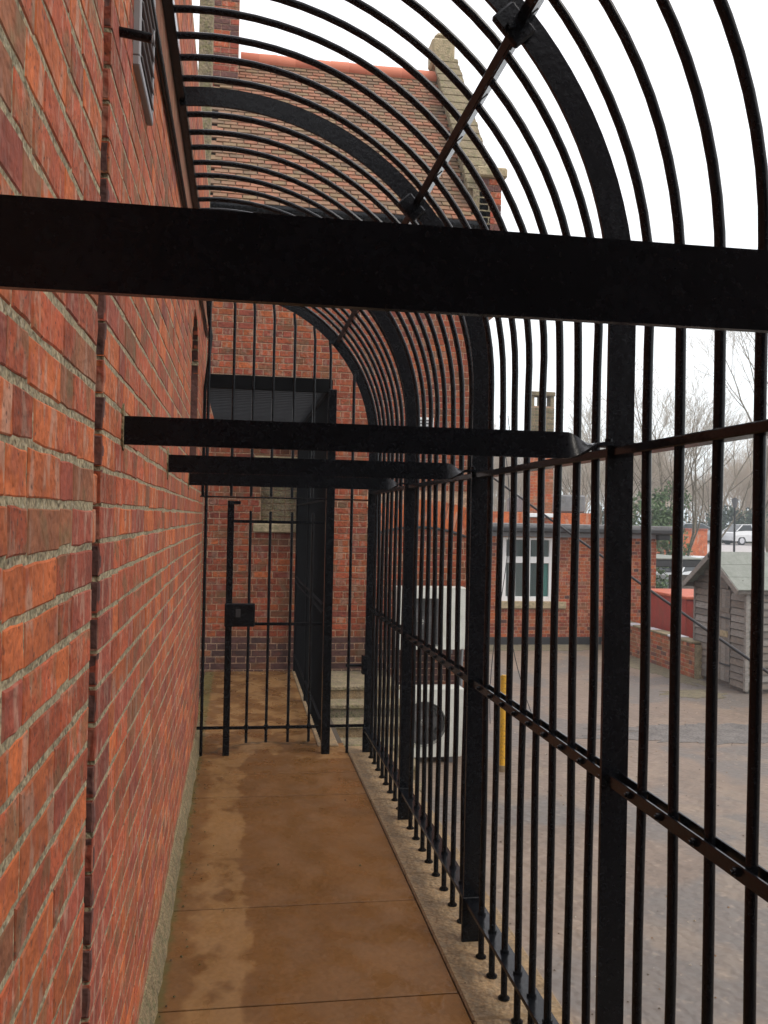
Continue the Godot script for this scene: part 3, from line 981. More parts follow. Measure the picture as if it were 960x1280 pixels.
	# nearest rows one by one, the rest joined
	var count := 0
	for t in all:
		if count < 300:
			var mi := part(roof, "roof_tile", tmesh, tmats[t[1]])
			mi.transform = t[0]
			count += 1
		else:
			var mb: MB = rest[t[1]]
			mb.box(t[0] * Vector3(0, 0.06, 0), Vector3(0.156, 0.135, 0.022), 0.003, t[0].basis)
	var am := ArrayMesh.new()
	for k in rest.size(): rest[k].done(am, tmats[k])
	var rmi := part(roof, "upper_tiles", am)
	rmi.set_meta("kind", "stuff")
	# ridge tiles
	var n := 11
	for k in n:
		var x := -0.1 + (rxr + 0.1) * k / n
		var rt := MB.new()
		rt.tube([Vector3(x, 8.0, -12.5), Vector3(x + 0.25, 8.0 + rng.randf_range(-0.008, 0.008), -12.5)], 0.1, 12)
		part(roof, "ridge_tile", rt.done(), mat_flat(Color(0.58, 0.19, 0.11) if k % 3 else Color(0.5, 0.15, 0.085), 0.8))
	# chimney
	var ch := Node3D.new()
	ch.name = "chimney"
	h.add_child(ch)
	var cz := -12.0
	part(ch, "mortar", mbox(Vector3(-0.47, 7.0, cz - 0.6), Vector3(-0.128, 9.4, cz - 0.006)), M.mortar_pale)
	var rr := RandomNumberGenerator.new()
	rr.seed = 9
	for r in 28:
		var off := 0.0 if r % 2 == 0 else 0.115
		var cuts := [-0.47, -0.355, -0.125] if r % 2 == 0 else [-0.47, -0.24, -0.125]
		for k in 2:
			var bm := MB.new()
			bm.span(Vector3(cuts[k] + 0.005, 7.05 + r * 0.077, cz - 0.1), Vector3(cuts[k + 1] - 0.005, 7.116 + r * 0.077, cz + rr.randf() * 0.004), 0.003)
			part(ch, "brick", bm.done(), brick_mat([1, 4, 0][int(rr.randf() * 2.99)], 1.6, 0.9))
	part(ch, "flashing", mbox(Vector3(-0.5, 7.28, cz + 0.001), Vector3(-0.1, 7.36, cz + 0.02)), M.lead)
	# rendered upright strip at the roof's left edge
	part(h, "verge_pier", mbox(Vector3(-0.48, 0, -9.2), Vector3(-0.345, 7.6, -9.0), 0.01), M.weather)
	# parapet gable on the right: stepped coping and kneeler
	var gp := Node3D.new()
	gp.name = "gable_parapet"
	h.add_child(gp)
	var pd := Vector3(0, 8.25, -12.5) - Vector3(0, 5.62, -10.3)
	var PL := pd.length()
	var pdn := pd / PL
	var pn := Vector3.RIGHT.cross(pdn)
	if pn.y < 0: pn = -pn
	var poly := PackedVector2Array([Vector2(10.25, 4.9), Vector2(10.25, 5.62), Vector2(12.5, 8.25), Vector2(12.7, 8.25), Vector2(12.7, 4.9)])
	var gm2 := MB.new()
	gm2.prism(poly, Vector3(0, 0, 0), Vector3(0, 0, -1), Vector3.UP, Vector3.RIGHT, 2.63, 2.84)
	part(gp, "parapet_wall", gm2.done(), M.weather)
	for k in 34:
		var p := Vector3(2.75, 5.62, -10.3) + pdn * (k + 0.5) * (PL / 34)
		var cm := MB.new()
		cm.box(p + pn * (0.03 + 0.012 * (k % 2)), Vector3(0.34 + 0.03 * rng.randf(), PL / 34 - 0.012, 0.05), 0.006, Basis(Vector3.RIGHT, pdn, Vector3.RIGHT.cross(pdn)) * Basis(Vector3.RIGHT, 0.1))
		part(gp, "coping_tile", cm.done(), M.weather)
	part(gp, "apex_block", mbox(Vector3(2.55, 8.2, -12.72), Vector3(2.88, 8.55, -12.4), 0.03), M.stone)
	part(gp, "apex_cap", mbox(Vector3(2.6, 8.55, -12.68), Vector3(2.83, 8.66, -12.44), 0.05), M.stone)
	var kn := Node3D.new()
	kn.name = "kneeler"
	h.add_child(kn)
	part(kn, "mortar", mbox(Vector3(2.7, 4.2, zw - 0.3), Vector3(2.965, 5.78, zw + 0.14)), M.mortar_pale)
	for r in 20:
		var yy := 4.25 + r * 0.0765
		var wdt := 2.975 if r > 4 else 2.83 + r * 0.03
		for k in 2:
			var c0 := [2.7, 2.82 if r % 2 else 2.88, wdt]
			if c0[k + 1] - c0[k] < 0.02: continue
			var bm := MB.new()
			bm.span(Vector3(c0[k] + 0.004, yy, zw + 0.0), Vector3(c0[k + 1] - 0.004, yy + 0.067, zw + 0.15), 0.003)
			part(kn, "brick", bm.done(), brick_mat([0, 1, 4][int(rng.randf() * 2.99)], 1.6, 0.9))
	part(kn, "cap", mbox(Vector3(2.66, 5.78, zw - 0.3), Vector3(3.03, 5.9, zw + 0.2), 0.02), M.stone)
	part(kn, "ball_finial", mbox(Vector3(2.8, 5.9, zw - 0.15), Vector3(2.96, 6.02, zw + 0.05), 0.05), M.stone)
	# side and back of the hall
	part(h, "side_wall", mbox(Vector3(xr - 0.3, YARD, -14.6), Vector3(xr, 5.1, zw - 0.31)), brick_mat(0, 1.6, 0.9))
	# grey conduit box on the corner
	part(h, "conduit", mtube([Vector3(2.86, -0.8, zw + 0.05), Vector3(2.86, 0.85, zw + 0.05)], 0.035, 8), M.grey_plastic)

# ------------------------------------------------------------------ the arched cage
const AC := Vector2(-0.12, 2.31)
const AR := 1.12
func arc_pt(a: float, r: float, z: float) -> Vector3:
	return Vector3(AC.x + cos(a) * r, AC.y + sin(a) * r * 1.01, z)

func build_cage() -> void:
	var c := thing("barred_cage", "black iron railing curving overhead in hoops along the walkway", "railing", Vector3(1.0, 0, 0))
	var off := Vector3(-1.0, 0, 0)
	var posts := [2.02, 0.61, -0.80, -2.28, -3.69, -5.22, -6.75]
	# round hoop bar
	var aend := deg_to_rad(97.7)
	var pts := [Vector3(1, 0.004, 0), Vector3(1, 1.1, 0), Vector3(1, 2.2, 0)]
	for i in 27:
		var a := aend * i / 26.0
		pts.append(arc_pt(a, AR, 0))
	var bar_meshes := []
	var rngb := RandomNumberGenerator.new()
	rngb.seed = 71
	for v in 6:
		var wob := []
		var p1 := rngb.randf() * TAU
		var p2 := rngb.randf() * TAU
		for i in range(0, 13): wob.append(Vector3(1.0 + 0.0022 * sin(i * 0.9 + p1) * minf(i, 3) / 3.0, 0.004 + i * 0.183, 0.003 * sin(i * 0.6 + p2) * minf(i, 3) / 3.0))
		var zt := 0.003 * sin(7.2 + p2)
		for i in 27: wob.append(pts[3 + i] + Vector3(0, 0, zt * (1.0 - i / 26.0) + 0.002 * sin(i * 0.5 + p1)))
		var bm := MB.new()
		bm.tube(wob, 0.0122, 10)
		bar_meshes.append(bm.done())
	var fm := MB.new()
	fm.tube([Vector3(1, 0.002, 0), Vector3(1, 0.012, 0)], 0.022, 10)
	fm.tube([Vector3(1, 0.012, 0), Vector3(1, 0.02, 0)], [0.021, 0.013], 10, false)
	var foot := fm.done()
	var km := MB.new()
	km.tube([Vector3(1, 0.178, 0), Vector3(1, 0.187, 0)], 0.0165, 10)
	var collar := km.done()
	# flat hoop with its upright
	var hoop := MB.new()
	var prof := [Vector3(1.0 - 0.0, -0.012, 0), Vector3(1.0, 1.1, 0), Vector3(1.0, 2.25, 0)]
	for i in 33:
		prof.append(arc_pt(aend * i / 32.0, AR, 0))
	var hw := 0.037
	var ht := 0.006
	var rngh := RandomNumberGenerator.new()
	rngh.seed = 21
	for i in prof.size() - 1:
		var pa: Vector3 = prof[i]
		var pb: Vector3 = prof[i + 1]
		var na := Vector3.RIGHT if i < 3 else Vector3(pa.x - AC.x, pa.y - AC.y, 0).normalized()
		var nb := Vector3.RIGHT if i + 1 < 3 else Vector3(pb.x - AC.x, pb.y - AC.y, 0).normalized()
		for sz in [-1.0, 1.0]:
			var zz := Vector3(0, 0, sz * ht)
			hoop.quad(pa - na * hw + zz, pa + na * hw + zz, pb + nb * hw + zz, pb - nb * hw + zz, Vector3(0, 0, sz))
		for sn in [-1.0, 1.0]:
			hoop.quad(pa + na * hw * sn + Vector3(0, 0, -ht), pa + na * hw * sn + Vector3(0, 0, ht), pb + nb * hw * sn + Vector3(0, 0, ht), pb + nb * hw * sn + Vector3(0, 0, -ht), na * sn)
	hoop.quad(prof[0] + Vector3(-hw, 0, -ht), prof[0] + Vector3(hw, 0, -ht), prof[0] + Vector3(hw, 0, ht), prof[0] + Vector3(-hw, 0, ht), Vector3.DOWN)
	var hoop_mesh := hoop.done()
	var rng := RandomNumberGenerator.new()
	rng.seed = 4
	for i in posts.size():
		var z: float = posts[i]
		var hp := part(c, "flat_hoop", hoop_mesh, M.black)
		hp.position = off + Vector3(0, 0, z)
		if i == posts.size() - 1: break
		var zn: float = posts[i + 1]
		for k in range(1, 9):
			var zb := z + (zn - z) * k / 9.0 + rng.randf_range(-0.004, 0.004)
			var b := part(c, "hoop_bar", bar_meshes[int(rng.randf() * 5.99)], M.black)
			b.position = off + Vector3(0, 0, zb)
			b.rotation = Vector3(rng.randf_range(-0.0012, 0.0012), rng.randf_range(-0.003, 0.003), 0)
			part(b, "foot", foot, M.black)
			part(b, "collar", collar, M.black)
	var z0 := 2.0
	var z1 := -6.75
	# bottom plate rail, top plate rail
	part(c, "bottom_rail", mbox(Vector3(-0.034, 0.162, z1), Vector3(0.034, 0.178, z0), 0.002), M.black)
	part(c, "top_rail", mbox(Vector3(-0.026, 1.938, z1), Vector3(0.026, 1.962, z0), 0.003), M.black)
	# doubled flats clamped over the bars: middle, arch and wall rail
	var mid := part(c, "middle_rail", mbox(Vector3(-0.022, 1.066, z1), Vector3(-0.0145, 1.098, z0), 0.0015), M.black)
	part(c, "middle_rail", mbox(Vector3(0.0145, 1.066, z1), Vector3(0.022, 1.098, z0), 0.0015), M.black)
	var bolt := MB.new()
	bolt.tube([Vector3(0, 0, 0), Vector3(-0.009, 0, 0)], 0.0095, 6)
	bolt.tube([Vector3(-0.009, 0, 0), Vector3(-0.014, 0, 0)], 0.005, 8)
	var bolt_mesh := bolt.done()
	for i in posts.size() - 1:
		for k in 9:
			var zb: float = posts[i] + (posts[i + 1] - posts[i]) * (k + 0.12) / 9.0
			var bo := part(mid, "bolt", bolt_mesh, M.black)
			bo.position = Vector3(-0.022, 1.082, zb)
	var ra := deg_to_rad(42.5)
	var rp := arc_pt(ra, AR, 0)
	var rnv := Vector3(cos(ra), sin(ra), 0)
	var rt := Vector3(-sin(ra), cos(ra), 0)
	var bs := Basis(rnv, rt, Vector3(0, 0, 1))
	var m1 := MB.new()
	m1.box(off + rp - rnv * 0.0165 + Vector3(0, 0, (z0 + z1) / 2), Vector3(0.006, 0.024, z0 - z1), 0.0015, bs)
	m1.box(off + rp + rnv * 0.002 - rt * 0.0155 + Vector3(0, 0, (z0 + z1) / 2), Vector3(0.043, 0.006, z0 - z1), 0.0015, bs)
	var ridge := part(c, "arch_rail", m1.done(), M.black)
	for i in posts.size() - 1:
		for k in 5:
			var zb: float = posts[i] + (posts[i + 1] - posts[i]) * (k * 2 + 0.6) / 9.0
			var sb := MB.new()
			sb.box(off + rp - rnv * 0.002 - rt * 0.006 + Vector3(0, 0, zb), Vector3(0.03, 0.03, 0.02), 0.002, bs)
			part(ridge, "clip", sb.done(), M.black)
		# bracket plate where the flat hoop crosses
		var pb := MB.new()
		var zc: float = posts[i]
		pb.box(off + rp - rnv * 0.035 + Vector3(0, 0, zc + 0.018), Vector3(0.075, 0.1, 0.02), 0.006, bs)
		pb.tube([off + rp - rnv * 0.045 + Vector3(0, 0, zc + 0.028), off + rp - rnv * 0.045 + Vector3(0, 0, zc + 0.042)], 0.016, 6)
		part(ridge, "bracket", pb.done(), M.black)
	var wp := arc_pt(aend, AR, 0)
	var wm := MB.new()
	wm.span(off + Vector3(wp.x - 0.008, wp.y - 0.02, z1), off + Vector3(wp.x + 0.026, wp.y - 0.013, z0), 0.0015)
	wm.span(off + Vector3(wp.x + 0.02, wp.y - 0.0128, z1), off + Vector3(wp.x + 0.026, wp.y + 0.026, z0), 0.0015)
	part(c, "wall_rail", wm.done(), M.black)
	# tie bars from wall to posts, twisted flat where they bolt to the top rail
	for i in range(1, posts.size() - 1):
		var z: float = posts[i]
		var tm := MB.new()
		var yc := 1.986 if i == 2 else 1.9635
		if i != 2: yc = 1.9635
		var halfh := 0.0385 if i == 2 else 0.035
		var th := 0.005
		var stations := []
		var xend := 0.83
		stations.append([-0.33, 0.0, yc])
		stations.append([xend - 0.005, 0.0, yc])
		for k in 9:
			var t := (k + 1) / 9.0
			stations.append([xend + 0.11 * t, PI / 2 * t * t * (3 - 2 * t), lerpf(yc, 1.9685, t * t)])
		stations.append([1.03, PI / 2, 1.9685])
		for k in stations.size() - 1:
			var A: Array = stations[k]
			var B: Array = stations[k + 1]
			var ca := Vector3(A[0], A[2], z) + off
			var cb := Vector3(B[0], B[2], z) + off
			var ua := Vector3(0, cos(A[1]), -sin(A[1])) * halfh
			var ub := Vector3(0, cos(B[1]), -sin(B[1])) * halfh
			var wa := Vector3(0, sin(A[1]), cos(A[1])) * th
			var wb := Vector3(0, sin(B[1]), cos(B[1])) * th
			tm.squad(ca - ua + wa, ca + ua + wa, cb + ub + wb, cb - ub + wb, wa.normalized(), wa.normalized(), wb.normalized(), wb.normalized())
			tm.squad(ca - ua - wa, ca + ua - wa, cb + ub - wb, cb - ub - wb, -wa.normalized(), -wa.normalized(), -wb.normalized(), -wb.normalized())
			tm.quad(ca + ua - wa, ca + ua + wa, cb + ub + wb, cb + ub - wb, ua)
			tm.quad(ca - ua - wa, ca - ua + wa, cb - ub + wb, cb - ub - wb, -ua)
		var tie := part(c, "tie_bar", tm.done(), M.black)
		var pp := PackedVector2Array()
		for k in 18:
			var a := TAU * k / 18
			pp.append(Vector2(cos(a) * 0.028, sin(a) * 0.055) * (1.0 + rng.randf_range(-0.18, 0.22)))
		var pm := MB.new()
		pm.prism(pp, Vector3(WALL_X, yc, z) + off, Vector3(0, 0, 1), Vector3.UP, Vector3.RIGHT, -0.001, 0.0055)
		part(tie, "cement_patch", pm.done(), M.fillet)
		var bb := MB.new()
		bb.tube([Vector3(1.0 - 0.03, 1.973, z) + off, Vector3(1.0 - 0.03, 1.985, z) + off], 0.011, 6)
		part(tie, "bolt", bb.done(), M.black)
	# base stiffener of each upright
	for i in range(2, posts.size()):
		var z: float = posts[i]
		part(c, "base_plate", mbox(Vector3(-0.045, 0.003, z - 0.006 + 0.007), Vector3(0.045, 0.19, z + 0.022), 0.003), M.black)

# ------------------------------------------------------------------ end screen and gate
func build_gate() -> void:
	var z := -6.75
	var s := thing("end_screen", "black barred end screen filling the arch above and beside the gate", "railing", Vector3(0, 0, z))
	for x in [-0.235, 0.84]:
		var top := 3.36 if x < 0 else AC.y + sqrt(AR * AR - pow(x - AC.x, 2)) - 0.03
		part(s, "bar", mtube([Vector3(x, 0.0, 0), Vector3(x, top, 0)], 0.0115, 8), M.black)
	for x in [-0.055, 0.09, 0.236, 0.39, 0.54, 0.66]:
		var top: float = AC.y + sqrt(AR * AR - pow(x - AC.x, 2)) - 0.03
		part(s, "bar", mtube([Vector3(x, 1.905, 0), Vector3(x, top - 0.1, 0), Vector3(x - 0.01, top, 0)], 0.0105, 8), M.black)
	part(s, "top_rail", mbox(Vector3(-0.28, 1.893, -0.02), Vector3(0.98, 1.903, 0.02), 0.002), M.black)
	part(s, "bottom_rail", mbox(Vector3(-0.27, 0.19, -0.012), Vector3(-0.07, 0.212, 0.0), 0.002), M.black)
	part(s, "bottom_rail", mbox(Vector3(0.71, 0.19, -0.012), Vector3(0.98, 0.212, 0.0), 0.002), M.black)
	part(s, "gate_post", mbox(Vector3(0.645, -0.01, -0.03), Vector3(0.708, 2.72, 0.03), 0.004), M.black)
	# curving wall bar
	part(s, "wall_bar", mtube([Vector3(-0.262, 1.9, -0.03), Vector3(-0.262, 2.7, -0.03), Vector3(-0.235, 2.95, -0.03), Vector3(-0.225, 3.08, -0.03), Vector3(-0.25, 3.25, -0.03), Vector3(-0.262, 3.42, -0.03)], 0.012, 8), M.black)
	part(s, "latch_rod", mtube([Vector3(0.82, 0.655, 0), Vector3(0.95, 0.655, 0)], 0.012, 6), M.black)
	part(s, "latch_box", mbox(Vector3(0.94, 0.59, -0.03), Vector3(0.985, 0.73, 0.03), 0.004), M.black)
	var g := thing("iron_gate", "narrow black barred gate with square lock box at walkway end", "gate", Vector3(-0.055, 0, z))
	part(g, "stile", mbox(Vector3(-0.024, -0.005, -0.02), Vector3(0.024, 1.87, 0.02), 0.003), M.black)
	part(g, "stile_head", mbox(Vector3(0.024, 1.845, -0.012), Vector3(0.07, 1.87, 0.012), 0.003), M.black)
	var xs := [0.145, 0.29, 0.45, 0.605]
	for x in xs:
		part(g, "bar", mtube([Vector3(x, 0.09, 0), Vector3(x, 1.8 - 0.01 * x, 0)], 0.0105, 8), M.black)
		part(g, "collar", mtube([Vector3(x, 0.185, 0), Vector3(x, 0.22, 0)], 0.015, 8), M.black)
	for y in [0.2, 0.965, 1.72]:
		part(g, "rail", mbox(Vector3(0.024, y - 0.011, -0.008), Vector3(0.69, y + 0.011, 0.008), 0.002), M.black)
	var lock := part(g, "lock_box", mbox(Vector3(-0.03, 0.95, 0.005), Vector3(0.19, 1.12, 0.06), 0.006), M.black)
	part(lock, "keyhole_plate", mbox(Vector3(0.05, 1.02, 0.06), Vector3(0.085, 1.08, 0.066), 0.002), M.dark)

# ------------------------------------------------------------------ box cage beyond the gate
func build_rear_cage() -> void:
	var c := thing("box_cage", "flat-roofed black barred cage beyond the gate, against the hall", "railing", Vector3(0.68, 0, -6.9))
	var zb := -3.46
	# front and side top frames
	part(c, "front_beam", mbox(Vector3(-0.95, 2.72, -0.06), Vector3(0.0, 2.825, -0.01), 0.004), M.matte_black)
	part(c, "side_beam", mbox(Vector3(-0.03, 2.72, zb), Vector3(0.02, 2.825, -0.06), 0.004), M.matte_black)
	part(c, "wall_beam", mbox(Vector3(-0.95, 2.74, zb), Vector3(-0.03, 2.8, zb + 0.03), 0.003), M.matte_black)
	for k in 30:
		var z := -0.13 - k * 0.112
		var rb := MB.new()
		rb.box(Vector3(-0.485, 2.768, z), Vector3(0.93, 0.042, 0.006), 0.0015, Basis(Vector3.RIGHT, -0.55))
		part(c, "roof_slat", rb.done(), M.slat)
	# side screen
	for k in 40:
		var z := -0.1 - k * 0.084
		part(c, "side_bar", mtube([Vector3(-0.005, 0.02, z), Vector3(-0.005, 2.73, z)], 0.012, 6), M.matte_black)
	for y in [0.2, 1.03, 1.09, 1.9]:
		part(c, "side_rail", mbox(Vector3(-0.03, y - 0.012, zb), Vector3(0.02, y + 0.004, -0.07), 0.002), M.matte_black)
	for z in [-1.75, zb + 0.04]:
		part(c, "side_post", mbox(Vector3(-0.03, 0.0, z - 0.025), Vector3(0.025, 2.72, z + 0.025), 0.003), M.matte_black)

func build_steps() -> void:
	var s := structure("stone_step_path")
	for k in 6:
		var za := -9.43 + k * 0.28
		var m := MB.new()
		var yt := -0.135 * k
		var zback := -10.39 if k == 0 else za - 0.28 - 0.04
		m.span(Vector3(0.81, YARD - 0.05, zback if k == 0 else za - 0.28 + 0.002), Vector3(1.72, yt - 0.05, za - 0.02), 0.0)
		part(s, "riser", m.done(), M.moss if k % 2 else M.concrete)
		var m2 := MB.new()
		m2.span(Vector3(0.81, yt - 0.05, zback if k == 0 else za - 0.28 - 0.015), Vector3(1.73, yt, za), 0.01)
		part(s, "tread", m2.done(), M.weather)

# ------------------------------------------------------------------ outbuilding across the yard
func build_outbuilding() -> void:
	var zw := -18.7
	var xl := 4.6
	var xr := 9.1
	var h := thing("brick_outbuilding", "low red brick outbuilding with white window across the yard", "building", Vector3.ZERO)
	var win := Rect2(5.59, 0.05, 1.16, 1.37)
	var hole := func(va: float, vb: float):
		var v := YARD + 0.16 + (va + vb) / 2
		var r := []
		if v > win.position.y - 0.15 and v < win.end.y: r.append([win.position.x - xl, win.end.x - xl + (0.28 if v < win.position.y else 0.0)])
		return r
	part(h, "mortar", sheet(Vector3(xl, YARD, zw - 0.006), Vector3.RIGHT, Vector3.BACK, xr - xl, 2.5, [win.position.x - xl, win.end.x - xl], func(u: float): return [win.position.y - YARD, win.end.y - YARD] if u + xl > win.position.x and u + xl < win.end.x else null, 0.25), M.mortar_pale)
	lay_bricks(h, Vector3(xl, YARD + 0.16, zw), Vector3.RIGHT, Vector3.BACK, xr - xl, 2.28, {course = 0.075, joint = 0.011, bond = "english", depth = 0.01, rough = 0.8, seed = 51, tint = 0.85, tile = 1.9, cells = 1, holes = hole, weights = [5, 2, 4, 1, 0.2]})
	part(h, "plinth", mbox(Vector3(xl, YARD, zw - 0.01), Vector3(xr, YARD + 0.165, zw + 0.02), 0.004), M.dark)
	part(h, "side_wall", mbox(Vector3(xr - 0.22, YARD, zw - 4.0), Vector3(xr, 1.6, zw - 0.27)), brick_mat(2, 1.9, 0.9))
	part(h, "soffit", mbox(Vector3(xl, 1.44, zw - 0.2), Vector3(xr + 0.05, 1.535, zw + 0.08), 0.004), M.grey_plastic)
	var roof := part(h, "roof", mbox(Vector3(xl, 1.6, zw - 4.2), Vector3(xr + 0.3, 1.72, zw + 0.25), 0.01), M.slate)
	part(roof, "gutter", mbox(Vector3(xl, 1.535, zw + 0.08), Vector3(xr + 0.3, 1.66, zw + 0.3), 0.03), M.dark)
	part(roof, "bracket_box", mbox(Vector3(xr - 0.05, 1.42, zw + 0.05), Vector3(xr + 0.22, 1.53, zw + 0.2), 0.01), M.dark)
	part(h, "sill", mbox(Vector3(win.position.x - 0.1, win.position.y - 0.15, zw - 0.05), Vector3(win.end.x + 0.28, win.position.y - 0.002, zw + 0.05), 0.01), M.stone)
	var w := Node3D.new()
	w.name = "window"
	h.add_child(w)
	var x0 := win.position.x
	var x1 := win.end.x
	var y0 := win.position.y
	var y1 := win.end.y
	var fz := zw - 0.03
	var f := MB.new()
	f.span(Vector3(x0, y0, fz - 0.06), Vector3(x0 + 0.1, y1, fz), 0.006)
	f.span(Vector3(x1 - 0.1, y0, fz - 0.06), Vector3(x1, y1, fz), 0.006)
	f.span(Vector3((x0 + x1) / 2 - 0.06, y0, fz - 0.06), Vector3((x0 + x1) / 2 + 0.06, y1, fz + 0.004), 0.006)
	for y in [[y0, y0 + 0.1], [y0 + 0.82, y0 + 0.96], [y1 - 0.05, y1]]:
		f.span(Vector3(x0 + 0.08, y[0], fz - 0.055), Vector3((x0 + x1) / 2 - 0.06, y[1], fz - 0.004), 0.004)
		f.span(Vector3((x0 + x1) / 2 + 0.06, y[0], fz - 0.055), Vector3(x1 - 0.08, y[1], fz - 0.004), 0.004)
	f.span(Vector3(x0 + 0.29, y0 + 0.1, fz - 0.05), Vector3(x0 + 0.315, y0 + 0.82, fz - 0.01))
	part(w, "frame", f.done(), M.white)
	for k in 2:
		var xa: float = x0 + 0.08 if k == 0 else (x0 + x1) / 2 + 0.06
		var xb: float = (x0 + x1) / 2 - 0.06 if k == 0 else x1 - 0.08
		for y in [[y0 + 0.1, y0 + 0.82], [y0 + 0.96, y1 - 0.05]]:
			var gl := StandardMaterial3D.new()
			gl.transparency = BaseMaterial3D.TRANSPARENCY_ALPHA
			gl.albedo_color = Color(0.5, 0.6, 0.6, 0.12)
			gl.roughness = 0.05
			part(w, "pane", mbox(Vector3(xa, y[0], fz - 0.034), Vector3(xb, y[1], fz - 0.03)), gl)
	var room := MB.new()
	room.span(Vector3(x0 - 1.2, YARD, zw - 3.2), Vector3(x1 + 1.2, 1.55, zw - 3.1))
	room.span(Vector3(x0 - 1.3, YARD, zw - 3.1), Vector3(x0 - 1.2, 1.55, zw - 0.27))
	room.span(Vector3(x1 + 1.2, YARD, zw - 3.1), Vector3(x1 + 1.3, 1.55, zw - 0.27))
	room.span(Vector3(x0 - 1.2, 1.5, zw - 3.1), Vector3(x1 + 1.2, 1.55, zw - 0.27))
	room.span(Vector3(x0 - 1.2, YARD, zw - 3.1), Vector3(x1 + 1.2, YARD + 0.02, zw - 0.27))
	part(w, "room_lining", room.done(), M.plaster)
	var cm := MB.new()
	var px := x1 - 0.3
	for k in 14:
		var xa := px + k * 0.018
		var xb := xa + 0.018
		var za := fz - 0.12 + (0.015 if k % 2 else -0.015)
		var zb := fz - 0.12 + (-0.015 if k % 2 else 0.015)
		cm.quad(Vector3(xa, y0 + 0.02, za), Vector3(xb, y0 + 0.02, zb), Vector3(xb, y0 + 0.9, zb), Vector3(xa, y0 + 0.9, za), Vector3.BACK)
	part(w, "curtain", cm.done(), M.curtain)
	# house behind: orange wall strip, grey slates, tall chimney
	var b := thing("house", "house behind the outbuilding with grey slate roof and orange wall", "house", Vector3(6.5, 0, -26))
	part(b, "wall", mbox(Vector3(-3.5, -1, -6), Vector3(4.1, 2.05, 0), 0.0), brick_mat(2, 2.2, 1.0))
	var rp := PackedVector2Array([Vector2(-3.8, 2.05), Vector2(0.1, 2.05), Vector2(-0.9, 3.0), Vector2(-3.8, 3.0)])
	var rm := MB.new()
	rm.prism(rp, Vector3.ZERO, Vector3.RIGHT, Vector3.UP, Vector3.FORWARD, -0.1, 5.0)
	part(b, "roof", rm.done(), M.slate)
	part(b, "roof_end", mbox(Vector3(2.9, 2.06, -5), Vector3(3.9, 2.6, -0.1), 0.05), M.slate)
	var c := thing("chimney_stack", "tall brick chimney stack with mossy top and openings behind the outbuilding", "chimney", Vector3(7.56, 1.2, -22.0))
	part(c, "mortar", mbox(Vector3(-0.31, 0.0, -0.5), Vector3(0.31, 3.5, -0.006)), M.mortar_pale)
	var rng := RandomNumberGenerator.new()
	rng.seed = 66
	for r in 46:
		var cuts := [-0.32, -0.1, 0.12, 0.32] if r % 2 == 0 else [-0.32, -0.2, 0.02, 0.32]
		for k in 3:
			var bm := MB.new()
			bm.span(Vector3(cuts[k] + 0.005, r * 0.0755, -0.08), Vector3(cuts[k + 1] - 0.005, r * 0.0755 + 0.066, rng.randf() * 0.004), 0.003)
			var mm: Material = brick_mat([0, 2, 3][int(rng.randf() * 2.99)], 1.9, 0.9)
			if r > 34 - int(rng.randf() * 4): mm = M.weather if rng.randf() < 0.6 else M.moss
			part(c, "brick", bm.done(), mm)
	for x in [-0.31, -0.05, 0.21]:
		part(c, "pillar", mbox(Vector3(x, 3.48, -0.3), Vector3(x + 0.1, 3.76, 0.0), 0.01), M.weather)
	part(c, "cap", mbox(Vector3(-0.33, 3.76, -0.35), Vector3(0.33, 3.87, 0.03), 0.015), M.weather)
	part(c, "base_ledge", mbox(Vector3(-0.4, 0.68, 0.01), Vector3(0.4, 0.78, 0.1), 0.01), M.white)

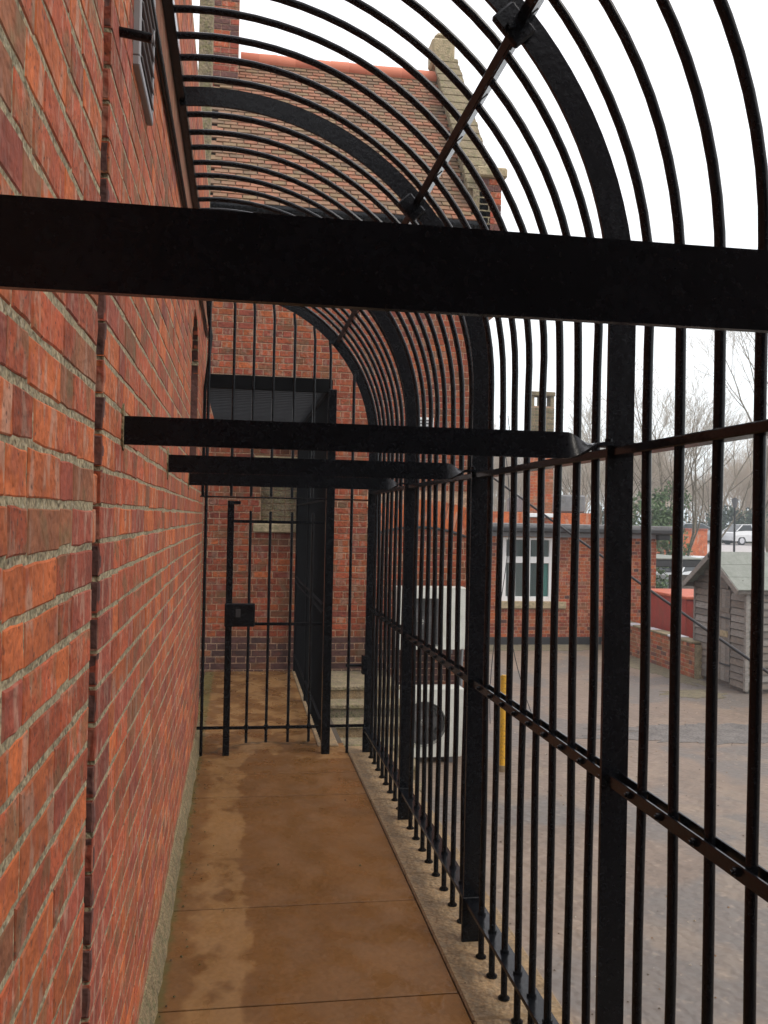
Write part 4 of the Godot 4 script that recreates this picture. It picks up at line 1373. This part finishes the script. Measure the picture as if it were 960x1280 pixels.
# ------------------------------------------------------------------ yard: condensers, bollard, wires, low wall, red tank
func condenser(at: Vector3, label: String, upper: bool) -> void:
	var c := thing("air_conditioner", label, "air conditioner", at)
	var w := 0.79
	var h := 0.69 if upper else 0.73
	var d := 0.3
	# casing: four sides and a back round a real hollow, front plate with its opening
	var m := MB.new()
	m.span(Vector3(0, 0, -d), Vector3(w, 0.02, -0.02), 0.004)
	m.span(Vector3(0, h - 0.02, -d), Vector3(w, h, -0.02), 0.004)
	m.span(Vector3(0, 0.02, -d), Vector3(0.02, h - 0.02, -0.02), 0.004)
	m.span(Vector3(w - 0.02, 0.02, -d), Vector3(w, h - 0.02, -0.02), 0.004)
	var cx := 0.34 if not upper else 0.275
	var cy := 0.36 if not upper else 0.305
	var r := 0.24
	var inner := []
	var outer := []
	var N := 48
	for k in N:
		var a := TAU * (k + 0.5) / N
		var dir := Vector2(cos(a), sin(a))
		var tx: float = ((w - cx) if dir.x > 0 else cx) / maxf(absf(dir.x), 1e-6)
		var ty: float = ((h - cy) if dir.y > 0 else cy) / maxf(absf(dir.y), 1e-6)
		outer.append(Vector3(cx, cy, 0) + Vector3(dir.x, dir.y, 0) * minf(tx, ty))
		if upper:
			var rx: float = 0.225 / maxf(absf(dir.x), 1e-6)
			var ry: float = 0.265 / maxf(absf(dir.y), 1e-6)
			inner.append(Vector3(cx, cy, 0) + Vector3(dir.x, dir.y, 0) * minf(rx, ry))
		else: inner.append(Vector3(cx, cy, 0) + Vector3(dir.x, dir.y, 0) * r)
	for k in N:
		var k2 := (k + 1) % N
		m.quad(inner[k], inner[k2], outer[k2], outer[k], Vector3.BACK)
		m.quad(inner[k], inner[k2], inner[k2] - Vector3(0, 0, 0.06), inner[k] - Vector3(0, 0, 0.06), Vector3(cx, cy, 0) - inner[k])
		m.quad(outer[k], outer[k2], outer[k2] - Vector3(0, 0, 0.02), outer[k] - Vector3(0, 0, 0.02), outer[k] - Vector3(cx, cy, 0))
	part(c, "casing", m.done(), M.cream)
	part(c, "coil", mbox(Vector3(0.021, 0.021, -d + 0.002), Vector3(w - 0.021, h - 0.021, -d + 0.04)), M.coil)
	for k in 3:
		var bm := MB.new()
		bm.box(Vector3(r * 0.45, 0, 0), Vector3(r * 0.8, 0.13, 0.004), 0.0, Basis(Vector3.RIGHT, 0.3))
		var mi := part(c, "fan_blade", bm.done(), M.coil)
		mi.transform = Transform3D(Basis(Vector3.BACK, TAU * k / 3), Vector3(cx, cy, -0.08))
	part(c, "hub", mtube([Vector3(cx, cy, -0.12), Vector3(cx, cy, -0.04)], 0.035, 12), M.cream)
	if upper:
		for k in 13: part(c, "grille_bar", mbox(Vector3(0.05, 0.06 + k * 0.04, 0.002), Vector3(0.5, 0.068 + k * 0.04, 0.01)), M.lead)
		for k in 5: part(c, "grille_upright", mbox(Vector3(0.09 + k * 0.09, 0.04, 0.01), Vector3(0.097 + k * 0.09, 0.57, 0.016)), M.lead)
		for x in [0.1, 0.6]: part(c, "bracket", mbox(Vector3(x, -0.05, -0.5), Vector3(x + 0.04, -0.001, -0.02), 0.004), M.lead)
		part(c, "pipe", mtube([Vector3(0.7, 0.1, -0.3), Vector3(0.83, 0.08, -0.32), Vector3(0.84, -0.2, -0.4), Vector3(0.84, -1.05, -0.42)], 0.02, 8), M.grey_plastic)
	else:
		for k in 8:
			var rr := r * (k + 1) / 8.0
			var ring := []
			for j in 33: ring.append(Vector3(cx + cos(TAU * j / 32) * rr, cy + sin(TAU * j / 32) * rr, 0.012))
			part(c, "guard_ring", mtube(ring, 0.0035, 5), M.lead)
		for k in 4:
			var an := PI * k / 4
			part(c, "guard_spoke", mtube([Vector3(cx - cos(an) * r, cy - sin(an) * r, 0.008), Vector3(cx + cos(an) * r, cy + sin(an) * r, 0.008)], 0.0035, 5), M.lead)
		for x in [0.08, 0.6]: part(c, "foot", mbox(Vector3(x, -0.07, -0.28), Vector3(x + 0.1, -0.001, -0.02), 0.004), M.lead)
		part(c, "drain_tray", mbox(Vector3(0.2, -0.1, 0.02), Vector3(0.75, -0.075, 0.06), 0.004), M.white)
	part(c, "panel_line", mbox(Vector3(w - 0.2, 0.03, 0.0005), Vector3(w - 0.196, h - 0.03, 0.002)), M.lead)

func build_yard_things() -> void:
	condenser(Vector3(1.77, 0.31, -9.9), "upper white air conditioner with square grille fixed to the brick hall", true)
	condenser(Vector3(1.69, -0.81, -9.6), "lower white air conditioner with round fan standing on the yard", false)
	var b := thing("bollard", "yellow painted metal bollard standing in the yard beyond the bars", "bollard", Vector3(2.82, YARD, -9.27))
	part(b, "post", mtube([Vector3(0, -0.02, 0), Vector3(0, 0.98, 0)], 0.04, 16), M.yellow)
	part(b, "cap", mtube([Vector3(0, 0.98, 0), Vector3(0, 1.0, 0), Vector3(0, 1.01, 0)], [0.042, 0.04, 0.025], 16), M.yellow)
	part(b, "footing", mtube([Vector3(0, 0.0, 0), Vector3(0, 0.06, 0)], [0.075, 0.055], 12), M.concrete)
	# stay cable from the hall corner to a ground anchor
	var a := Vector3(2.95, 2.34, -10.6)
	var e := Vector3(5.06, YARD, -2.24)
	var st := thing("stay_cable", "thin dark stay cable slanting down across the yard from hall corner", "cable", Vector3(5.06, YARD, -2.24))
	var pts := []
	for k in 13:
		var t := k / 12.0
		pts.append(a.lerp(e, t) - e - Vector3(0, 0.06 * sin(PI * t), 0))
	part(st, "cable", mtube(pts, 0.012, 6), M.dark)
	part(st, "anchor", mtube([Vector3(0, -0.05, 0), Vector3(0, 0.08, 0)], 0.03, 8), M.black)
	for k in 2:
		var wpts := []
		for j in 25:
			var t := j / 24.0
			var y := lerpf(3.0, -0.55, t)
			wpts.append(Vector3(3.0 + 0.12 * sin(t * 5.0 + k) + 0.1 * k * t + 0.35 * t * t * k, y, -10.25 + 0.25 * t))
		var w := thing("loose_wire", ["thin black wire hanging loosely down the hall corner", "second slack wire swinging out from the hall corner"][k], "wire", Vector3.ZERO, "wires at the hall corner")
		part(w, "wire", mtube(wpts, 0.005, 5), M.dark)
	# low garden wall running from the outbuilding to the shed
	var lw := thing("garden_wall", "low mossy brick wall running from outbuilding to wooden shed", "wall", Vector3.ZERO)
	var p0 := Vector3(7.86, YARD, -18.68)
	var p1 := Vector3(7.78, YARD, -14.5)
	var dir := (p1 - p0).normalized()
	var nn := Vector3.UP.cross(dir)
	if nn.x > 0: nn = -nn
	var len := (p1 - p0).length()
	part(lw, "mortar", sheet(p0 - nn * 0.006, dir, nn, len, 0.58, [], null, 0.2), M.mortar)
	lay_bricks(lw, p0, dir, nn, len, 0.6, {course = 0.0745, joint = 0.011, bond = "english", depth = 0.01, rough = 1.0, seed = 61, tile = 1.7, cells = 1, weights = [2, 2, 1, 6, 1]})
	var rng := RandomNumberGenerator.new()
	rng.seed = 15
	var x := 0.0
	while x < len - 0.2:
		var L := rng.randf_range(0.28, 0.42)
		var cm := MB.new()
		var c := p0 + dir * (x + L / 2) + Vector3(0, 0.615 + rng.randf_range(-0.006, 0.006), 0) - nn * 0.1
		cm.box(c, Vector3(0.26, 0.035, L - 0.01), 0.006, Basis(nn, Vector3.UP, nn.cross(Vector3.UP)))
		part(lw, "coping_stone", cm.done(), M.weather if rng.randf() < 0.7 else M.galv)
		x += L
	# red tank behind the wall
	var r := thing("red_container", "red painted metal container behind the low garden wall", "container", Vector3(8.25, YARD, -17.6))
	part(r, "body", mbox(Vector3(0, 0, 0), Vector3(1.5, 1.25, 1.9), 0.015), M.red_paint)
	part(r, "lid", mbox(Vector3(-0.03, 1.25, -0.03), Vector3(1.53, 1.31, 1.93), 0.012), M.orange_paint)
	for k in 3: part(r, "rib", mbox(Vector3(0.3 + 0.4 * k, 0.02, 1.9), Vector3(0.36 + 0.4 * k, 1.24, 1.93), 0.004), M.red_paint)

# ------------------------------------------------------------------ wooden shed
func build_shed() -> void:
	var s := thing("wooden_shed", "weathered grey timber shed with green felt roof beside garden wall", "shed", Vector3(7.93, YARD, -13.15))
	s.rotation.y = deg_to_rad(0.0)
	# local: front face in plane x = 0 running along -z (0 .. -1.65), side along +x at z = 0
	var W := 1.62
	var D := 2.6
	var eave := 1.66
	var apex := 2.12
	var rng := RandomNumberGenerator.new()
	rng.seed = 18
	part(s, "base", mbox(Vector3(0.03, 0.0, -W + 0.03), Vector3(D - 0.03, 0.08, -0.03)), M.wood[2])
	part(s, "lining", mbox(Vector3(0.03, 0.08, -W + 0.03), Vector3(D, eave, -0.03)), M.wood[2])
	var bh := 0.115
	var n := 19
	for k in n:
		var y0 := 0.06 + k * bh
		var za := 0.0
		var zb := -W
		if y0 + bh > eave:
			var t := (y0 + bh * 0.5 - eave) / (apex - eave)
			if t > 0.92: break
			t = maxf(t, 0.0)
			za = -W / 2 * t
			zb = -W + W / 2 * t
		# front boards are broken by the door
		var segs := [[za, zb]]
		if y0 < 1.58: segs = [[za, minf(-0.44, za)], [maxf(-1.13, zb), zb]]
		for sg in segs:
			if sg[0] - sg[1] < 0.05: continue
			var m := MB.new()
			m.box(Vector3(-0.004, y0 + bh / 2, (sg[0] + sg[1]) / 2), Vector3(0.018, bh - 0.01, sg[0] - sg[1]), 0.002, Basis(Vector3.BACK, -0.16))
			part(s, "front_board", m.done(), M.wood[int(rng.randf() * 4.99)])
		if y0 + bh < eave + 0.05:
			var m2 := MB.new()
			m2.box(Vector3(D / 2, y0 + bh / 2, 0.004), Vector3(D, bh - 0.01, 0.018), 0.002, Basis(Vector3.RIGHT, -0.16))
			part(s, "side_board", m2.done(), M.wood[int(rng.randf() * 4.99)])
	part(s, "corner_post", mbox(Vector3(-0.025, 0.04, -0.03), Vector3(0.035, eave, 0.028), 0.004), M.wood[4])
	part(s, "corner_post", mbox(Vector3(-0.025, 0.04, -W - 0.02), Vector3(0.03, eave, -W + 0.04), 0.004), M.wood[0])
	# door
	var d := Node3D.new()
	d.name = "door"
	s.add_child(d)
	for k in 5:
		part(d, "door_board", mbox(Vector3(-0.022, 0.1, -1.12 + k * 0.135), Vector3(-0.004, 1.6, -1.12 + k * 0.135 + 0.131), 0.003), M.wood[[3, 4, 3, 1, 0][k]])
	part(d, "door_ledge", mbox(Vector3(-0.036, 1.22, -1.11), Vector3(-0.022, 1.3, -0.46), 0.003), M.wood[3])
	part(d, "hinge", mbox(Vector3(-0.034, 0.36, -0.75), Vector3(-0.023, 0.385, -0.42), 0.003), M.dark)
	part(d, "hinge", mbox(Vector3(-0.034, 1.12, -0.75), Vector3(-0.023, 1.145, -0.42), 0.003), M.dark)
	part(d, "notice", mbox(Vector3(-0.03, 0.82, -0.74), Vector3(-0.0225, 0.92, -0.5), 0.002), M.stone)
	# gable head board
	part(s, "head_board", mbox(Vector3(-0.03, 1.61, -1.0), Vector3(-0.012, 1.68, -0.5), 0.003), M.wood[2])
	# roof: two felted slopes with barge boards
	var roof := Node3D.new()
	roof.name = "roof"
	s.add_child(roof)
	for sg in [1.0, -1.0]:
		var pa := Vector3(0, apex + 0.04, -W / 2)
		var pe := Vector3(0, eave - 0.04, -W / 2 + sg * (W / 2 + 0.05))
		var sd := (pe - pa).normalized()
		var L := (pe - pa).length()
		var nn := Vector3.RIGHT.cross(sd)
		if nn.y < 0: nn = -nn
		for k in 3:
			var m := MB.new()
			var a0 := L * k / 3.0
			m.box((pa + sd * (a0 + L / 6.0)) + Vector3(D / 2 - 0.05, 0, 0) + nn * (0.025 + 0.006 * (2 - k)), Vector3(D + 0.3, L / 3.0 + 0.03, 0.024), 0.004, Basis(Vector3.RIGHT, sd, Vector3.RIGHT.cross(sd)))
			part(roof, "felt_strip", m.done(), M.felt)
		var bm := MB.new()
		bm.box(pa + sd * (L / 2) + Vector3(-0.205, -0.02, 0), Vector3(0.022, L + 0.04, 0.09), 0.003, Basis(Vector3.RIGHT, sd, Vector3.RIGHT.cross(sd)))
		part(roof, "barge_board", bm.done(), M.wood[1])
		part(roof, "eaves_board", mbox(pe + Vector3(-0.19, -0.05, -0.012), pe + Vector3(D + 0.1, 0.02, 0.012), 0.003), M.wood[2])

# ------------------------------------------------------------------ trees, cars and far things
func branch(trunk: MB, crown: MB, p: Vector3, d: Vector3, L: float, r: float, depth: int, rng: RandomNumberGenerator, up: float) -> void:
	var segs := 3 if depth > 2 else 2
	var pts := [p]
	var rad := [r]
	var q := p
	var dd := d
	for i in segs:
		dd = (dd + Vector3(rng.randf_range(-1, 1), rng.randf_range(-0.6, 1) , rng.randf_range(-1, 1)) * 0.16 + Vector3(0, up * 0.06, 0)).normalized()
		q += dd * L / segs
		pts.append(q)
		rad.append(r * (1.0 - 0.4 * (i + 1) / segs))
	if depth >= 5: trunk.tube(pts, rad, 7, false)
	elif depth >= 3: trunk.tube(pts, rad, 5, false)
	else: crown.tube(pts, rad, 3, false)
	if depth == 0: return
	var nchild := 3 if depth > 1 else 4
	for k in nchild:
		var t := rng.randf_range(0.45, 1.0) if k > 0 else 1.0
		var idx := mini(int(t * segs), segs - 1)
		var bp: Vector3 = pts[idx].lerp(pts[idx + 1], t * segs - idx)
		var ax := Vector3(rng.randf_range(-1, 1), rng.randf_range(-1, 1), rng.randf_range(-1, 1)).cross(dd).normalized()
		var ang := rng.randf_range(0.3, 0.85) if k > 0 else rng.randf_range(0.05, 0.3)
		branch(trunk, crown, bp, dd.rotated(ax, ang), L * rng.randf_range(0.62, 0.82), maxf(r * (0.62 if k == 0 else 0.46), 0.0045), depth - 1, rng, up)

func tree_meshes(h: float, sd: int, depth: int, r: float, stems := 1) -> Array:
	var rng := RandomNumberGenerator.new()
	rng.seed = sd
	var t := MB.new()
	var c := MB.new()
	for s in stems:
		var lean := Vector3(rng.randf_range(-0.12, 0.12), 1, rng.randf_range(-0.12, 0.12))
		if stems > 1: lean = Vector3(cos(s * 2.4) * 0.28, 1, sin(s * 2.4) * 0.28)
		branch(t, c, Vector3(s * 0.05, -0.2, 0), lean.normalized(), h * 0.3, r, depth, rng, 1.0)
	return [t.done(), c.done()]

func leaf_cloud(m: MB, pts: Array, count: int, size: float, cols: Array, rng: RandomNumberGenerator) -> void:
	for k in count:
		var b: Array = pts[int(rng.randf() * pts.size()) % pts.size()]
		var d := Vector3(rng.randfn(), rng.randfn(), rng.randfn()).normalized() * pow(rng.randf(), 0.4)
		var p: Vector3 = b[0] + d * b[1]
		var s := size * rng.randf_range(0.6, 1.3)
		var a := Vector3(rng.randfn(), rng.randfn(), rng.randfn()).normalized()
		var e := a.cross(Vector3(rng.randfn(), rng.randfn(), rng.randfn())).normalized()
		m.col = cols[int(rng.randf() * cols.size()) % cols.size()]
		m.tri(p - a * s, p + e * s * 0.6, p + a * s, a.cross(e))
		m.tri(p - a * s, p - e * s * 0.6, p + a * s, a.cross(e))

func make_tree(called: String, label: String, at: Vector3, h: float, sd: int, depth: int, r: float, stems: int, twig: Material, group: String) -> Node3D:
	var ms := tree_meshes(h, sd, depth, r, stems)
	var t := thing(called, label, "tree", at, group)
	part(t, "trunk", ms[0], M.bark)
	part(t, "crown", ms[1], twig)
	return t

func car(at: Vector3, turn: float, paint: Color, label: String) -> void:
	var c := thing("parked_car", label, "car", at, "cars parked behind the shed")
	c.rotation.y = turn
	var pm := mat_flat(paint, 0.25)
	pm.clearcoat_enabled = true
	var L := 4.2
	var prof := [[-2.1, 0.35, 0.62], [-2.05, 0.3, 0.85], [-1.6, 0.28, 0.98], [-0.95, 0.27, 1.02], [0.0, 0.27, 1.02], [1.2, 0.28, 0.98], [1.95, 0.3, 0.85], [2.1, 0.36, 0.6]]
	var m := MB.new()
	for i in prof.size() - 1:
		var a: Array = prof[i]
		var b: Array = prof[i + 1]
		for s in [-1.0, 1.0]:
			m.quad(Vector3(a[0], a[1], s * 0.84), Vector3(b[0], b[1], s * 0.84), Vector3(b[0], lerpf(b[1], b[2], 0.6), s * 0.87), Vector3(a[0], lerpf(a[1], a[2], 0.6), s * 0.87), Vector3(0, 0, s))
			m.quad(Vector3(a[0], lerpf(a[1], a[2], 0.6), s * 0.87), Vector3(b[0], lerpf(b[1], b[2], 0.6), s * 0.87), Vector3(b[0], b[2], s * 0.8), Vector3(a[0], a[2], s * 0.8), Vector3(0, 1, s))
		m.quad(Vector3(a[0], a[2], -0.8), Vector3(b[0], b[2], -0.8), Vector3(b[0], b[2], 0.8), Vector3(a[0], a[2], 0.8), Vector3.UP)
		m.quad(Vector3(a[0], a[1], -0.84), Vector3(b[0], b[1], -0.84), Vector3(b[0], b[1], 0.84), Vector3(a[0], a[1], 0.84), Vector3.DOWN)
	for e in [0, prof.size() - 1]:
		var a: Array = prof[e]
		m.quad(Vector3(a[0], a[1], -0.84), Vector3(a[0], a[1], 0.84), Vector3(a[0], a[2], 0.8), Vector3(a[0], a[2], -0.8), Vector3(signf(a[0]), 0, 0))
	part(c, "body", m.done(), pm)
	var cab := [[-1.75, 0.97], [-1.15, 1.42], [0.25, 1.46], [1.15, 0.99]]
	var g := MB.new()
	var rf := MB.new()
	for i in 3:
		var a: Array = cab[i]
		var b: Array = cab[i + 1]
		var wa := 0.79 if a[1] < 1.2 else 0.62
		var wb := 0.79 if b[1] < 1.2 else 0.62
		var mm: MB = rf if i == 1 else g
		mm.quad(Vector3(a[0], a[1], -wa), Vector3(b[0], b[1], -wb), Vector3(b[0], b[1], wb), Vector3(a[0], a[1], wa), Vector3(0, 1, 0))
		for s in [-1.0, 1.0]:
			if i == 1:
				g.quad(Vector3(a[0], a[1], s * wa), Vector3(b[0], b[1], s * wb), Vector3(b[0] + 0.1, 0.97, s * 0.79), Vector3(a[0] - 0.1, 0.97, s * 0.79), Vector3(0, 0, s))
			elif i == 0: g.tri(Vector3(a[0], a[1], s * wa), Vector3(b[0], b[1], s * wb), Vector3(b[0] - 0.1, 0.97, s * 0.79), Vector3(0, 0, s))
			else: g.tri(Vector3(b[0], b[1], s * wb), Vector3(a[0], a[1], s * wa), Vector3(a[0] + 0.1, 0.97, s * 0.79), Vector3(0, 0, s))
	part(c, "glass", g.done(), M.glass)
	rf.box(Vector3(-0.45, 1.45, 0), Vector3(1.42, 0.035, 1.22), 0.012, Basis(Vector3.BACK, 0.028))
	for s in [-1.0, 1.0]:
		rf.tube([Vector3(-1.75, 0.97, s * 0.78), Vector3(-1.15, 1.43, s * 0.62)], 0.035, 6)
		rf.tube([Vector3(1.15, 0.99, s * 0.78), Vector3(0.25, 1.46, s * 0.62)], 0.03, 6)
		rf.tube([Vector3(-0.4, 0.98, s * 0.8), Vector3(-0.45, 1.44, s * 0.63)], 0.03, 6)
	part(c, "roof", rf.done(), pm)
	for x in [-1.35, 1.3]:
		for s in [-1.0, 1.0]:
			var wh := part(c, "wheel", mtube([Vector3(x, 0.31, s * 0.68), Vector3(x, 0.31, s * 0.86)], 0.31, 18), M.rubber)
			part(wh, "rim", mtube([Vector3(x, 0.31, s * 0.855), Vector3(x, 0.31, s * 0.872)], 0.2, 14), M.galv)

func build_background() -> void:
	# flat-roofed garage behind the red container
	var g := thing("garage", "dark flat-roofed open garage behind the red container", "garage", Vector3(11.4, YARD, -23.0))
	part(g, "roof", mbox(Vector3(-0.9, 1.5, -3.5), Vector3(1.15, 1.7, 0.2), 0.02), M.dark)
	part(g, "felt", mbox(Vector3(-0.95, 1.7, -3.5), Vector3(1.2, 1.74, 0.22), 0.01), M.felt)
	part(g, "post", mbox(Vector3(-0.85, 0, -0.1), Vector3(-0.75, 1.5, 0), 0.005), M.wood[2])
	part(g, "post", mbox(Vector3(0.3, 0, -0.1), Vector3(0.45, 1.5, 0), 0.005), M.wood[2])
	part(g, "back_wall", mbox(Vector3(-0.9, 0, -3.5), Vector3(1.1, 1.5, -3.4)), M.wood[2])
	part(g, "window_frame", mbox(Vector3(-0.6, 0.65, -3.4), Vector3(0.1, 1.4, -3.36), 0.01), M.white)
	part(g, "window_pane", mbox(Vector3(-0.52, 0.74, -3.36), Vector3(0.02, 1.3, -3.355)), M.glass)
	part(g, "fence_panel", mbox(Vector3(0.46, 0, -0.6), Vector3(2.2, 1.25, -0.5), 0.01), M.wood[2])
	# far red wall
	var fw := thing("boundary_wall", "far orange brick boundary wall beyond the parked cars", "wall", Vector3(24.5, ground_y(-48), -48))
	part(fw, "wall", mbox(Vector3(-9, -0.3, -0.25), Vector3(1.95, 1.5, 0), 0.01), brick_mat(2, 2.2, 1.0))
	part(fw, "coping", mbox(Vector3(-9, 1.5, -0.3), Vector3(1.97, 1.58, 0.05), 0.01), brick_mat(1, 2.2, 1.0))
	# far car park surface
	var cp := structure("car_park_road")
	var cm := MB.new()
	for i in 12:
		var za := -34.0 - i * 2.4
		var zb := za - 2.4
		cm.quad(Vector3(14, ground_y(za) + 0.012, za), Vector3(90, ground_y(za) + 0.012, za), Vector3(90, ground_y(zb) + 0.012, zb), Vector3(14, ground_y(zb) + 0.012, zb), Vector3.UP)
	part(cp, "surface", cm.done(), mat_tri(mottle(192, 401, Color(0.36, 0.34, 0.33), 0.15, [], 0.1), 3.0, 0.8))
	car(Vector3(16.2, ground_y(-30) , -30.5), 0.5, Color(0.55, 0.58, 0.6), "silver car just beyond the garage roof")
	car(Vector3(18.3, ground_y(-30), -29.6), 1.45, Color(0.72, 0.73, 0.74), "pale car roof showing above the shed ridge")
	car(Vector3(20.6, ground_y(-30), -29.8), 1.5, Color(0.45, 0.48, 0.5), "grey car with dark windscreen at the photo's right edge")
	car(Vector3(36.4, ground_y(-60), -60.0), 0.1, Color(0.6, 0.61, 0.62), "white car far off before the dark hedge")
	car(Vector3(32.6, ground_y(-60), -61.0), 0.05, Color(0.2, 0.22, 0.24), "dark grey car far off, nearer the lamp post")
	var lp := thing("lamp_post", "thin black lamp post standing beyond the shed", "lamp post", Vector3(20.2, ground_y(-34.5), -34.5))
	part(lp, "pole", mtube([Vector3(0, 0, 0), Vector3(0, 3.2, 0)], [0.055, 0.035], 10), M.dark)
	part(lp, "lantern", mtube([Vector3(0, 3.2, 0), Vector3(0, 3.28, 0), Vector3(0, 3.55, 0), Vector3(0, 3.62, 0)], [0.06, 0.09, 0.14, 0.04], 10), M.lead)
	# hedge
	var rng := RandomNumberGenerator.new()
	rng.seed = 88
	var hd := thing("hedge", "dark evergreen hedge behind the far white car", "hedge", Vector3(40, ground_y(-66), -66))
	var hm := MB.new()
	var blobs := []
	for k in 90: blobs.append([Vector3(rng.randf_range(-16, 16), rng.randf_range(0.3, 2.3), rng.randf_range(-1, 1)), rng.randf_range(0.5, 1.0)])
	leaf_cloud(hm, blobs, 9000, 0.16, [Color(0.03, 0.05, 0.025), Color(0.045, 0.07, 0.03), Color(0.025, 0.04, 0.025)], rng)
	part(hd, "foliage", hm.done(), M.leaf)
	# bare trees
	var t1 := make_tree("bare_tree", "bare many-stemmed tree with ivy at its foot behind the garage", Vector3(15.6, ground_y(-30.5), -31), 9.0, 501, 6, 0.085, 3, M.twig, "bare trees beyond the yard")
	var iv := MB.new()
	var ib := []
	for k in 22: ib.append([Vector3(rng.randf_range(-0.6, 0.6) - 0.2, 0.2 + k * 0.17, rng.randf_range(-0.4, 0.4)), 0.3 + 0.25 * rng.randf()])
	leaf_cloud(iv, ib, 3200, 0.07, [Color(0.08, 0.14, 0.05), Color(0.1, 0.17, 0.06), Color(0.06, 0.1, 0.04)], rng)
	part(t1, "ivy", iv.done(), M.leaf)
	make_tree("bare_tree", "large spreading bare tree at the photo's right edge", Vector3(23.0, ground_y(-36), -36), 15.0, 502, 7, 0.17, 1, M.twig, "bare trees beyond the yard")
	make_tree("bare_tree", "slim bare tree behind the outbuilding chimney", Vector3(13.4, ground_y(-33), -34), 7.6, 503, 6, 0.065, 2, M.twig, "bare trees beyond the yard")
	make_tree("bare_tree", "bare tree rising over the outbuilding roof corner", Vector3(16.6, ground_y(-40), -40), 9.5, 504, 6, 0.08, 2, M.twig, "bare trees beyond the yard")
	make_tree("bare_tree", "upright bare tree beside the far lamp post", Vector3(22.4, ground_y(-40), -40), 10.0, 505, 6, 0.11, 1, M.twig_brown, "bare trees beyond the yard")
	# evergreen shrub left of the ivy tree
	var sh := thing("evergreen_shrub", "dense green shrub standing between outbuilding roof and ivy tree", "shrub", Vector3(13.9, ground_y(-29), -29))
	var sm := MB.new()
	var sb := []
	for k in 40: sb.append([Vector3(rng.randf_range(-0.7, 0.7), rng.randf_range(0.3, 3.4), rng.randf_range(-0.6, 0.6)) * Vector3(1.0, 1, 1), 0.4])
	leaf_cloud(sm, sb, 2600, 0.07, [Color(0.08, 0.13, 0.05), Color(0.1, 0.15, 0.06), Color(0.06, 0.1, 0.04)], rng)
	part(sh, "foliage", sm.done(), M.leaf)
	part(sh, "stem", mtube([Vector3(0, -0.1, 0), Vector3(0.1, 1.5, 0), Vector3(0, 3.0, 0)], [0.09, 0.06, 0.02], 6), M.bark)
	# far bare wood, one mass
	var ms := tree_meshes(9.0, 601, 6, 0.15, 2)
	var ms2 := tree_meshes(9.0, 602, 6, 0.17, 1)
	var am := ArrayMesh.new()
	for mm in [ms, ms2]:
		for s in mm: am.add_surface_from_arrays(Mesh.PRIMITIVE_TRIANGLES, s.surface_get_arrays(0))
	var mmesh := MultiMesh.new()
	mmesh.transform_format = MultiMesh.TRANSFORM_3D
	mmesh.mesh = am
	mmesh.instance_count = 60
	for k in 60:
		var z := rng.randf_range(-70, -125)
		var x := -z * rng.randf_range(0.2, 0.85)
		mmesh.set_instance_transform(k, Transform3D(Basis(Vector3.UP, rng.randf() * TAU).scaled(Vector3.ONE * rng.randf_range(0.85, 1.35)), Vector3(x, ground_y(z) - 0.2, z)))
	var wi := MultiMeshInstance3D.new()
	wi.name = "far_woods"
	wi.multimesh = mmesh
	wi.material_override = M.twig_brown
	add_child(wi)
	tag(wi, "far brown bare wood closing the view behind the car park", "woods", "", "stuff")
